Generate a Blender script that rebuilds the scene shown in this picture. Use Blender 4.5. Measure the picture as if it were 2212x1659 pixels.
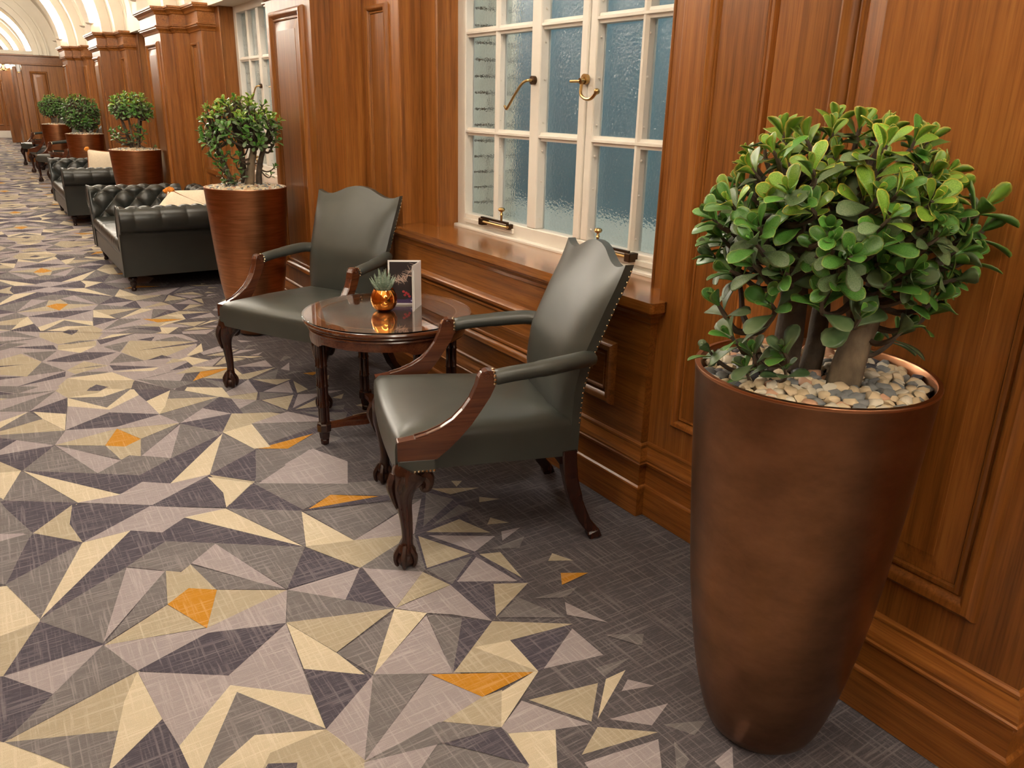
import bpy, bmesh, math, random
from mathutils import Vector, Matrix, Euler
PI = math.pi
for o in list(bpy.data.objects): bpy.data.objects.remove(o, do_unlink=True)
scene = bpy.context.scene
COL = scene.collection
random.seed(7)
# ------------------------------------------------------------------ camera
# x: towards the window wall, y: along the corridor, z: up.  Eye 1.5 m above the carpet.
cam_d = bpy.data.cameras.new('camera'); cam = bpy.data.objects.new('camera', cam_d); COL.objects.link(cam)
cam_d.sensor_width = 36.0; cam_d.lens = 1715.5 / 2212 * 36.0; cam_d.clip_start = 0.05; cam_d.clip_end = 200
RGT = (0.83649, -0.54750, 0.02306); UPV = (0.16282, 0.28850, 0.94354); BCK = (-0.52323, -0.78550, 0.33047)
cam.matrix_world = Matrix(((RGT[0], UPV[0], BCK[0], 0), (RGT[1], UPV[1], BCK[1], 0), (RGT[2], UPV[2], BCK[2], 1.5), (0, 0, 0, 1)))
scene.camera = cam
# ------------------------------------------------------------------ world (dusk sky seen only by the light wells), exposure
world = bpy.data.worlds.new('world'); scene.world = world; world.use_nodes = True
bgn = world.node_tree.nodes['Background']; bgn.inputs[0].default_value = (0.52, 0.60, 0.61, 1); bgn.inputs[1].default_value = 1.8
scene.view_settings.view_transform = 'Standard'; scene.view_settings.look = 'None'
scene.view_settings.gamma = 1.0; scene.view_settings.use_curve_mapping = False
scene.view_settings.exposure = 1.22
ARCH_POWER = 27.0            # radiance of the lit arch bands
ARCH_COL = (1.0, 0.915, 0.79)
# ------------------------------------------------------------------ layout of the corridor
PITCH = 4.25; PIER0 = 0.987; MIDX = 0.367
piers = [PIER0 + PITCH * k for k in range(-2, 5)]
YA, YB = -6.5, 39.0
FX, FB, FC, FD, FW = 1.76, 1.877, 2.0, 2.13, 2.27     # depths of the stepped panelling
SILLX = 1.965; ZC0, ZC1 = 2.12, 2.335
YEND = 22.24
# ------------------------------------------------------------------ node helpers
def new_mat(name):
    m = bpy.data.materials.new(name); m.use_nodes = True
    nt = m.node_tree; b = nt.nodes['Principled BSDF']
    return m, nt, b
def N(nt, kind, **kw):
    n = nt.nodes.new(kind)
    for k, v in kw.items():
        if k in n.inputs: n.inputs[k].default_value = v
        else: setattr(n, k, v)
    return n
def ramp(nt, fac, stops):
    r = nt.nodes.new('ShaderNodeValToRGB')
    el = r.color_ramp.elements
    while len(el) < len(stops): el.new(0.5)
    for e, (p, c) in zip(el, stops):
        e.position = p; e.color = (c[0], c[1], c[2], 1)
    nt.links.new(fac, r.inputs[0]); return r.outputs[0]
def coords(nt, scale, kind='Object'):
    t = nt.nodes.new('ShaderNodeTexCoord'); m = nt.nodes.new('ShaderNodeMapping')
    m.inputs['Scale'].default_value = scale
    nt.links.new(t.outputs[kind], m.inputs[0]); return m
def mixc(nt, fac, a, b, mode='MIX'):
    n = nt.nodes.new('ShaderNodeMix'); n.data_type = 'RGBA'; n.blend_type = mode
    for sock, val in ((n.inputs[0], fac), (n.inputs[6], a), (n.inputs[7], b)):
        if hasattr(val, 'is_linked') or hasattr(val, 'node'): nt.links.new(val, sock)
        elif isinstance(val, (int, float)): sock.default_value = val
        else: sock.default_value = (val[0], val[1], val[2], 1)
    return n.outputs[2]
def bump(nt, b, height, strength, dist=0.002):
    n = nt.nodes.new('ShaderNodeBump'); n.inputs['Strength'].default_value = strength; n.inputs['Distance'].default_value = dist
    nt.links.new(height, n.inputs['Height']); nt.links.new(n.outputs[0], b.inputs['Normal'])
def plain(name, col, rough=0.5, metal=0.0, spec=0.5, coat=0.0):
    m, nt, b = new_mat(name)
    b.inputs['Base Color'].default_value = (*col, 1); b.inputs['Roughness'].default_value = rough
    b.inputs['Metallic'].default_value = metal; b.inputs['Specular IOR Level'].default_value = spec
    b.inputs['Coat Weight'].default_value = coat; b.inputs['Coat Roughness'].default_value = 0.12
    return m
def noisy(name, c0, c1, scale, rough=0.5, metal=0.0, bstr=0.0, stretch=(1, 1, 1), bdist=0.002, vary=0.0, spec=0.5):
    m, nt, b = new_mat(name)
    mp = coords(nt, stretch)
    n = N(nt, 'ShaderNodeTexNoise', Scale=scale, Detail=5.0, Roughness=0.6); nt.links.new(mp.outputs[0], n.inputs['Vector'])
    c = ramp(nt, n.outputs['Fac'], [(0.3, c0), (0.7, c1)])
    if vary:
        oi = nt.nodes.new('ShaderNodeObjectInfo'); hs = nt.nodes.new('ShaderNodeHueSaturation')
        mr = N(nt, 'ShaderNodeMapRange'); mr.inputs['To Min'].default_value = 1 - vary; mr.inputs['To Max'].default_value = 1 + vary
        nt.links.new(oi.outputs['Random'], mr.inputs['Value']); nt.links.new(mr.outputs[0], hs.inputs['Value'])
        nt.links.new(c, hs.inputs['Color']); c = hs.outputs[0]
    nt.links.new(c, b.inputs['Base Color'])
    b.inputs['Roughness'].default_value = rough; b.inputs['Metallic'].default_value = metal; b.inputs['Specular IOR Level'].default_value = spec
    if bstr: bump(nt, b, n.outputs['Fac'], bstr, bdist)
    return m
def wood(name, axis, dark, mid, light, rough=0.35, grain=1.35, vary=0.16, coat=0.18, figure=0.25):
    """varnished timber: streaks along `axis` ('x','y','z'), per-board tone from Object Info"""
    m, nt, b = new_mat(name)
    lo, hi = 1.1, 26.0 * grain
    sc = {'x': (lo, hi, hi), 'y': (hi, lo, hi), 'z': (hi, hi, lo)}[axis]
    mp = coords(nt, sc)
    oi = nt.nodes.new('ShaderNodeObjectInfo')
    off = nt.nodes.new('ShaderNodeVectorMath'); off.operation = 'ADD'
    cmb = nt.nodes.new('ShaderNodeCombineXYZ'); mul = N(nt, 'ShaderNodeMath', operation='MULTIPLY'); mul.inputs[1].default_value = 37.0
    nt.links.new(oi.outputs['Random'], mul.inputs[0])
    for i in range(3): nt.links.new(mul.outputs[0], cmb.inputs[i])
    nt.links.new(mp.outputs[0], off.inputs[0]); nt.links.new(cmb.outputs[0], off.inputs[1])
    n1 = N(nt, 'ShaderNodeTexNoise', Scale=1.0, Detail=6.0, Roughness=0.62, Distortion=figure)
    nt.links.new(off.outputs[0], n1.inputs['Vector'])
    mp2 = coords(nt, tuple(v * (6 if v == lo else 5.5) for v in sc))
    n2 = N(nt, 'ShaderNodeTexNoise', Scale=1.0, Detail=3.0, Roughness=0.5); nt.links.new(mp2.outputs[0], n2.inputs['Vector'])
    mp3 = coords(nt, tuple(0.5 if v == lo else 2.2 for v in sc))
    n3 = N(nt, 'ShaderNodeTexNoise', Scale=1.0, Detail=2.0); nt.links.new(mp3.outputs[0], n3.inputs['Vector'])
    c = ramp(nt, n1.outputs['Fac'], [(0.28, dark), (0.5, mid), (0.74, light)])
    pores = ramp(nt, n2.outputs['Fac'], [(0.34, (0.68, 0.62, 0.56)), (0.52, (1, 1, 1))])
    c = mixc(nt, 0.75, c, pores, 'MULTIPLY')
    big = ramp(nt, n3.outputs['Fac'], [(0.3, (0.86, 0.84, 0.82)), (0.7, (1.08, 1.08, 1.08))])
    c = mixc(nt, 1.0, c, big, 'MULTIPLY')
    hs = nt.nodes.new('ShaderNodeHueSaturation'); mr = N(nt, 'ShaderNodeMapRange')
    mr.inputs['To Min'].default_value = 1 - vary; mr.inputs['To Max'].default_value = 1 + vary
    nt.links.new(oi.outputs['Random'], mr.inputs['Value']); nt.links.new(mr.outputs[0], hs.inputs['Value'])
    nt.links.new(c, hs.inputs['Color']); nt.links.new(hs.outputs[0], b.inputs['Base Color'])
    b.inputs['Roughness'].default_value = rough; b.inputs['Specular IOR Level'].default_value = 0.35
    b.inputs['Coat Weight'].default_value = coat; b.inputs['Coat Roughness'].default_value = 0.2
    bump(nt, b, n2.outputs['Fac'], 0.12, 0.0006)
    return m
OAK = ((0.148, 0.049, 0.0090), (0.250, 0.089, 0.0165), (0.340, 0.133, 0.029))
MAT = {}
MAT['oak_v'] = wood('oak upright grain', 'z', *OAK)
MAT['oak_h'] = wood('oak level grain', 'y', *OAK, figure=1.6)
MAT['oak_sill'] = wood('polished oak sill', 'y', *OAK, rough=0.18, coat=0.8, figure=1.2)
MAT['oak_x'] = wood('oak cross grain', 'x', *OAK)
MAT['mahog'] = wood('dark polished mahogany', 'z', (0.014, 0.0050, 0.0034), (0.028, 0.009, 0.0054), (0.050, 0.016, 0.008), rough=0.22, coat=0.4, vary=0.08)
MAT['mahog_r'] = wood('red polished mahogany', 'y', (0.050, 0.014, 0.0065), (0.085, 0.025, 0.0105), (0.125, 0.040, 0.016), rough=0.2, coat=0.5, vary=0.06)
MAT['veneer'] = wood('flame mahogany veneer', 'x', (0.055, 0.015, 0.006), (0.105, 0.031, 0.011), (0.17, 0.058, 0.02), rough=0.12, coat=1.0, vary=0.0, grain=0.5, figure=2.2)
MAT['veneer_edge'] = wood('cross-banded veneer', 'y', (0.12, 0.035, 0.011), (0.19, 0.062, 0.018), (0.25, 0.09, 0.028), rough=0.12, coat=1.0, vary=0.0, figure=0.6)
MAT['carved'] = noisy('carved mahogany', (0.012, 0.0045, 0.003), (0.045, 0.015, 0.008), 60, rough=0.3, bstr=0.6, bdist=0.004)
def leather(name, col, rough):
    m, nt, b = new_mat(name)
    mp = coords(nt, (1, 1, 1))
    n = N(nt, 'ShaderNodeTexNoise', Scale=5.0, Detail=3.0); nt.links.new(mp.outputs[0], n.inputs['Vector'])
    c = ramp(nt, n.outputs['Fac'], [(0.3, tuple(v * 0.86 for v in col)), (0.7, tuple(v * 1.12 for v in col))])
    nt.links.new(c, b.inputs['Base Color'])
    v = N(nt, 'ShaderNodeTexVoronoi', Scale=420.0); nt.links.new(mp.outputs[0], v.inputs['Vector'])
    bump(nt, b, v.outputs['Distance'], 0.10, 0.0008)
    b.inputs['Roughness'].default_value = rough; b.inputs['Specular IOR Level'].default_value = 0.55
    return m
MAT['leather'] = leather('grey-green leather', (0.043, 0.047, 0.041), 0.38)
MAT['sofa_leather'] = leather('black-green leather', (0.0205, 0.0220, 0.0185), 0.33)
def copper(name, base, rough, streak):
    m, nt, b = new_mat(name)
    mp = coords(nt, streak)
    n = N(nt, 'ShaderNodeTexNoise', Scale=1.0, Detail=5.0, Roughness=0.65); nt.links.new(mp.outputs[0], n.inputs['Vector'])
    c = ramp(nt, n.outputs['Fac'], [(0.3, tuple(v * 0.72 for v in base)), (0.7, tuple(v * 1.25 for v in base))])
    nt.links.new(c, b.inputs['Base Color']); b.inputs['Metallic'].default_value = 1.0
    rr = N(nt, 'ShaderNodeMapRange'); rr.inputs['To Min'].default_value = rough - 0.05; rr.inputs['To Max'].default_value = rough + 0.1
    nt.links.new(n.outputs['Fac'], rr.inputs['Value']); nt.links.new(rr.outputs[0], b.inputs['Roughness'])
    mp2 = coords(nt, (9, 9, 9))
    n2 = N(nt, 'ShaderNodeTexNoise', Scale=8.0, Detail=2.0); nt.links.new(mp2.outputs[0], n2.inputs['Vector'])
    bump(nt, b, n2.outputs['Fac'], 0.05, 0.003)
    return m
MAT['bronze'] = copper('smooth bronzed copper', (0.245, 0.122, 0.064), 0.34, (5, 5, 9))
MAT['copper'] = copper('brushed copper leaf', (0.42, 0.185, 0.085), 0.30, (6, 6, 90))
MAT['rim'] = plain('polished copper rim', (0.48, 0.24, 0.13), 0.3, 1.0)
MAT['vase'] = plain('polished orange copper', (0.90, 0.36, 0.075), 0.07, 1.0)
MAT['brass'] = plain('aged brass', (0.42, 0.27, 0.11), 0.28, 1.0)
MAT['dark_brass'] = plain('tarnished brass', (0.085, 0.05, 0.028), 0.4, 1.0)
MAT['nail'] = plain('brass nail heads', (0.62, 0.50, 0.33), 0.25, 1.0)
MAT['white'] = noisy('white gloss paint', (0.66, 0.62, 0.55), (0.74, 0.70, 0.63), 3, rough=0.35)
MAT['plaster'] = noisy('cream plaster', (0.67, 0.60, 0.49), (0.73, 0.66, 0.54), 2, rough=0.7)
MAT['brick'] = noisy('white glazed brick', (0.66, 0.61, 0.49), (0.78, 0.73, 0.60), 9, rough=0.4, vary=0.1)
MAT['mortar'] = plain('grey mortar', (0.24, 0.235, 0.21), 0.9)
MAT['well'] = noisy('blue-grey rendered wall', (0.115, 0.225, 0.285), (0.145, 0.27, 0.33), 1.3, rough=0.8)
MAT['ledge'] = noisy('stone ledge', (0.42, 0.40, 0.33), (0.52, 0.50, 0.42), 12, rough=0.8)
MAT['soil'] = plain('dark potting soil', (0.03, 0.024, 0.018), 0.95)
MAT['bark'] = noisy('grey-brown bark', (0.095, 0.070, 0.045), (0.25, 0.19, 0.12), 22, rough=0.8, bstr=0.7, stretch=(1, 1, 0.5), bdist=0.006)
MAT['bark_dark'] = noisy('dark bark', (0.040, 0.028, 0.019), (0.095, 0.066, 0.042), 22, rough=0.8, bstr=0.7, bdist=0.006)
MAT['card'] = plain('white card', (0.80, 0.77, 0.74), 0.5)
MAT['ink'] = plain('near-black print', (0.022, 0.016, 0.017), 0.4)
MAT['needles'] = plain('dusty pink print', (0.55, 0.41, 0.34), 0.5)
MAT['berry'] = plain('red print', (0.45, 0.035, 0.045), 0.4)
MAT['violet'] = plain('violet print', (0.075, 0.035, 0.13), 0.4)
MAT['spark'] = plain('pale blue print', (0.48, 0.48, 0.72), 0.4)
MAT['linen'] = noisy('cream linen', (0.60, 0.51, 0.38), (0.68, 0.59, 0.45), 60, rough=0.9, bstr=0.2, bdist=0.001)
MAT['piping'] = plain('rust piping', (0.22, 0.06, 0.012), 0.8)
MAT['tassel'] = noisy('orange wool', (0.50, 0.15, 0.015), (0.72, 0.26, 0.03), 90, rough=0.95, bstr=0.6, bdist=0.004)
m, nt, b = new_mat('lit arch band')
e = N(nt, 'ShaderNodeEmission', Color=(*ARCH_COL, 1), Strength=ARCH_POWER)
nt.links.new(e.outputs[0], nt.nodes['Material Output'].inputs[0]); MAT['arch_light'] = m
m, nt, b = new_mat('chandelier bulb')
e = N(nt, 'ShaderNodeEmission', Color=(1, 0.86, 0.62, 1), Strength=14.0)
nt.links.new(e.outputs[0], nt.nodes['Material Output'].inputs[0]); MAT['bulb'] = m
# rippled glass
m, nt, b = new_mat('rippled obscure glass')
mp = coords(nt, (1, 1, 1)); n = N(nt, 'ShaderNodeTexNoise', Scale=75.0, Detail=2.0, Roughness=0.5); nt.links.new(mp.outputs[0], n.inputs['Vector'])
b.inputs['Base Color'].default_value = (0.93, 0.97, 0.96, 1); b.inputs['Transmission Weight'].default_value = 1.0
b.inputs['IOR'].default_value = 1.22; b.inputs['Roughness'].default_value = 0.04
bump(nt, b, n.outputs['Fac'], 0.38, 0.0035); MAT['glass'] = m
b.inputs['Coat Weight'].default_value = 1.0; b.inputs['Coat Roughness'].default_value = 0.06
cb = nt.nodes.new('ShaderNodeBump'); cb.inputs['Strength'].default_value = 0.9; cb.inputs['Distance'].default_value = 0.005
nt.links.new(n.outputs['Fac'], cb.inputs['Height']); nt.links.new(cb.outputs[0], b.inputs['Coat Normal'])
m, nt, b = new_mat('clear table glass')
b.inputs['Base Color'].default_value = (0.97, 0.98, 0.97, 1); b.inputs['Transmission Weight'].default_value = 1.0; b.inputs['IOR'].default_value = 1.45; b.inputs['Roughness'].default_value = 0.0
MAT['clear'] = m
# jade leaves: green blade with a coloured margin stored in the mesh attribute 'margin'
def leaf_mat(name, c0, c1, edge, rough=0.32):
    m, nt, b = new_mat(name)
    at = nt.nodes.new('ShaderNodeAttribute'); at.attribute_name = 'margin'
    oi = nt.nodes.new('ShaderNodeObjectInfo')
    mp = coords(nt, (1, 1, 1)); n = N(nt, 'ShaderNodeTexNoise', Scale=28.0, Detail=2.0); nt.links.new(mp.outputs[0], n.inputs['Vector'])
    c = ramp(nt, n.outputs['Fac'], [(0.35, c0), (0.65, c1)])
    f = ramp(nt, at.outputs['Fac'], [(0.72, (0, 0, 0)), (0.97, (1, 1, 1))])
    c = mixc(nt, f, c, edge)
    hs = nt.nodes.new('ShaderNodeHueSaturation'); mr = N(nt, 'ShaderNodeMapRange'); mr.inputs['To Min'].default_value = 0.72; mr.inputs['To Max'].default_value = 1.28
    nt.links.new(oi.outputs['Random'], mr.inputs['Value']); nt.links.new(mr.outputs[0], hs.inputs['Value']); nt.links.new(c, hs.inputs['Color'])
    nt.links.new(hs.outputs[0], b.inputs['Base Color']); b.inputs['Roughness'].default_value = rough
    b.inputs['Specular IOR Level'].default_value = 0.5; b.inputs['Subsurface Weight'].default_value = 0.0
    return m
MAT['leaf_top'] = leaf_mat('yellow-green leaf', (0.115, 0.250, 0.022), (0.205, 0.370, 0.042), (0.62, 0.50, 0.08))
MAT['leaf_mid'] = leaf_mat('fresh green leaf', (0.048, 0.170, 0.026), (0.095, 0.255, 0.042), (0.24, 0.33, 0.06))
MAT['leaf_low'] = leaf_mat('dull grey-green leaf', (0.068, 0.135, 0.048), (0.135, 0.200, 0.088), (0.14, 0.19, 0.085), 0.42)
MAT['succulent'] = noisy('banded succulent', (0.045, 0.105, 0.050), (0.36, 0.42, 0.34), 55, rough=0.5, stretch=(0.4, 0.4, 6))
PEB = [noisy('cream pebble', (0.52, 0.40, 0.25), (0.68, 0.56, 0.38), 30, rough=0.55),
       noisy('pale pebble', (0.55, 0.50, 0.40), (0.70, 0.64, 0.52), 30, rough=0.55),
       noisy('slate pebble', (0.11, 0.12, 0.13), (0.30, 0.31, 0.31), 60, rough=0.5),
       noisy('pink pebble', (0.50, 0.27, 0.17), (0.62, 0.38, 0.25), 30, rough=0.55),
       noisy('dark slate pebble', (0.045, 0.045, 0.06), (0.14, 0.14, 0.17), 50, rough=0.45)]
# carpet: printed colours in 'Col', woven cross-hatch on top
m, nt, b = new_mat('woven carpet')
at = nt.nodes.new('ShaderNodeAttribute'); at.attribute_name = 'Col'
def hatch(sc):
    mp = coords(nt, sc); n = N(nt, 'ShaderNodeTexNoise', Scale=1.0, Detail=3.0, Roughness=0.6); nt.links.new(mp.outputs[0], n.inputs['Vector'])
    return ramp(nt, n.outputs['Fac'], [(0.52, (0, 0, 0)), (0.66, (1, 1, 1))])
hx = hatch((120, 4.5, 1)); hy = hatch((4.5, 120, 1)); fine = hatch((22, 480, 1))
mx = N(nt, 'ShaderNodeMath', operation='MAXIMUM'); nt.links.new(hx, mx.inputs[0]); nt.links.new(hy, mx.inputs[1])
c = mixc(nt, mx.outputs[0], at.outputs['Color'], (0.24, 0.22, 0.225), 'ADD')
mm = N(nt, 'ShaderNodeMath', operation='MULTIPLY'); nt.links.new(mx.outputs[0], mm.inputs[0]); mm.inputs[1].default_value = 0.34
nt.links.new(mm.outputs[0], c.node.inputs[0])
ff = N(nt, 'ShaderNodeMath', operation='MULTIPLY'); nt.links.new(fine, ff.inputs[0]); ff.inputs[1].default_value = 0.22
c = mixc(nt, ff.outputs[0], c, (0.22, 0.20, 0.19), 'ADD')
mp = coords(nt, (1, 1, 1)); n = N(nt, 'ShaderNodeTexNoise', Scale=700.0, Detail=2.0); nt.links.new(mp.outputs[0], n.inputs['Vector'])
g = ramp(nt, n.outputs['Fac'], [(0.3, (0.80, 0.80, 0.80)), (0.7, (1.15, 1.15, 1.15))])
c = mixc(nt, 1.0, c, g, 'MULTIPLY'); nt.links.new(c, b.inputs['Base Color'])
b.inputs['Roughness'].default_value = 0.95; b.inputs['Specular IOR Level'].default_value = 0.1
bump(nt, b, n.outputs['Fac'], 0.35, 0.002); MAT['carpet'] = m
# ------------------------------------------------------------------ mesh builder
class MB:
    def __init__(s): s.v = []; s.f = []; s.sm = []
    def add(s, vs, fs, smooth=False):
        o = len(s.v); s.v += [tuple(p) for p in vs]; s.f += [tuple(i + o for i in f) for f in fs]; s.sm += [smooth] * len(fs); return s
    def box(s, x0, x1, y0, y1, z0, z1):
        return s.add([(x0, y0, z0), (x1, y0, z0), (x1, y1, z0), (x0, y1, z0), (x0, y0, z1), (x1, y0, z1), (x1, y1, z1), (x0, y1, z1)],
                     [(3, 2, 1, 0), (4, 5, 6, 7), (0, 1, 5, 4), (1, 2, 6, 5), (2, 3, 7, 6), (3, 0, 4, 7)])
    def rings(s, rings, closed=True, caps=True, smooth=True):
        """rings: equal-length point lists; consecutive rings are bridged"""
        n = len(rings[0]); vs = [p for r in rings for p in r]; fs = []
        m_ = n if closed else n - 1
        for i in range(len(rings) - 1):
            for j in range(m_):
                a, b_ = i * n + j, i * n + (j + 1) % n
                fs.append((a, b_, b_ + n, a + n))
        s.add(vs, fs, smooth)
        if caps and closed:
            s.add(rings[0], [tuple(reversed(range(n)))]); s.add(rings[-1], [tuple(range(n))])
        return s
    def lathe(s, prof, n=24, c=(0, 0), smooth=True, caps=True):
        return s.rings([[(c[0] + r * math.cos(2 * PI * i / n), c[1] + r * math.sin(2 * PI * i / n), z) for i in range(n)] for r, z in prof], True, caps, smooth)
    def tube(s, path, rad, n=8, squash=1.0, up=None, square=False, caps=True):
        P_ = [Vector(p) for p in path]; rings = []
        rad = [rad] * len(P_) if isinstance(rad, (int, float)) else rad
        t0 = (P_[1] - P_[0]).normalized()
        ref = Vector(up) if up else (Vector((0, 0, 1)) if abs(t0.z) < 0.9 else Vector((1, 0, 0)))
        for i, p in enumerate(P_):
            t = (P_[min(i + 1, len(P_) - 1)] - P_[max(i - 1, 0)]).normalized()
            a = t.cross(ref)
            a = a.normalized() if a.length > 1e-5 else t.orthogonal().normalized()
            b_ = a.cross(t).normalized()
            if not up: ref = b_
            if square: angs = [PI / 4 + k * PI / 2 for k in range(4)]; k_ = 1.41421
            else: angs = [2 * PI * k / n for k in range(n)]; k_ = 1
            rings.append([p + k_ * rad[i] * (a * math.cos(q) * squash + b_ * math.sin(q)) for q in angs])
        return s.rings(rings, True, caps, not square)
    def ball(s, c, r, n=10, m_=7, sc=(1, 1, 1)):
        prof = [(max(1e-4, math.sin(PI * i / m_)), -math.cos(PI * i / m_)) for i in range(m_ + 1)]
        return s.rings([[(c[0] + r * sc[0] * q * math.cos(2 * PI * k / n), c[1] + r * sc[1] * q * math.sin(2 * PI * k / n), c[2] + r * sc[2] * z) for k in range(n)] for q, z in prof], True, False, True)
    def prism(s, poly, axis, a, b_, smooth=False):
        """poly in the other two axes (cyclic order x,y,z), extruded along axis from a to b_"""
        def P3(u, w, t): return {'x': (t, u, w), 'y': (u, t, w), 'z': (u, w, t)}[axis]
        n = len(poly)
        s.add([P3(u, w, a) for u, w in poly] + [P3(u, w, b_) for u, w in poly], [(i, (i + 1) % n, n + (i + 1) % n, n + i) for i in range(n)], smooth)
        s.add([P3(u, w, a) for u, w in poly], [tuple(reversed(range(n)))]); s.add([P3(u, w, b_) for u, w in poly], [tuple(range(n))])
        return s
    def mesh(s, name, mat):
        me = bpy.data.meshes.new(name); me.from_pydata([tuple(map(float, p)) for p in s.v], [], s.f)
        me.polygons.foreach_set('use_smooth', s.sm)
        if mat is not None: me.materials.append(MAT[mat] if isinstance(mat, str) else mat)
        me.update()
        bm = bmesh.new(); bm.from_mesh(me); bmesh.ops.recalc_face_normals(bm, faces=bm.faces); bm.to_mesh(me); bm.free()
        if any(s.sm): me.set_sharp_from_angle(angle=math.radians(38))
        return me
    def build(s, name, mat, parent=None, bevel=0.0, subsurf=0, loc=None, rot=None):
        o = bpy.data.objects.new(name, s.mesh(name, mat)); COL.objects.link(o)
        if parent is not None: o.parent = parent
        if loc: o.location = loc
        if rot: o.rotation_euler = rot
        if bevel:
            md = o.modifiers.new('bevel', 'BEVEL'); md.width = bevel; md.segments = 2; md.limit_method = 'ANGLE'; md.angle_limit = 0.6; md.harden_normals = False
        if subsurf:
            md = o.modifiers.new('sub', 'SUBSURF'); md.levels = subsurf; md.render_levels = subsurf
        return o
def tag(o, label=None, cat=None, group=None, kind=None):
    for k, v in (('label', label), ('category', cat), ('group', group), ('kind', kind)):
        if v: o[k] = v
    return o
def empty(name, loc=(0, 0, 0), rz=0.0):
    o = bpy.data.objects.new(name, None); COL.objects.link(o); o.location = loc; o.rotation_euler = (0, 0, rz); o.empty_display_size = 0.1
    return o
def copy_tree(o, parent=None):
    c = o.copy(); COL.objects.link(c); c.parent = parent
    for ch in list(o.children): copy_tree(ch, c)
    return c
def lerp(a, b, t): return a + (b - a) * t
def interp(xs, ys, x):
    if x <= xs[0]: return ys[0]
    for i in range(len(xs) - 1):
        if x <= xs[i + 1]: return lerp(ys[i], ys[i + 1], (x - xs[i]) / (xs[i + 1] - xs[i]))
    return ys[-1]
def smooth_path(pts, n=6):
    """Catmull-Rom through the points"""
    P_ = [Vector(p) for p in pts]; out = []
    for i in range(len(P_) - 1):
        p0, p1, p2, p3 = P_[max(i - 1, 0)], P_[i], P_[i + 1], P_[min(i + 2, len(P_) - 1)]
        for k in range(n):
            t = k / n
            out.append(0.5 * ((2 * p1) + (p2 - p0) * t + (2 * p0 - 5 * p1 + 4 * p2 - p3) * t * t + (3 * p1 - p0 - 3 * p2 + p3) * t ** 3))
    out.append(P_[-1]); return out
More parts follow.
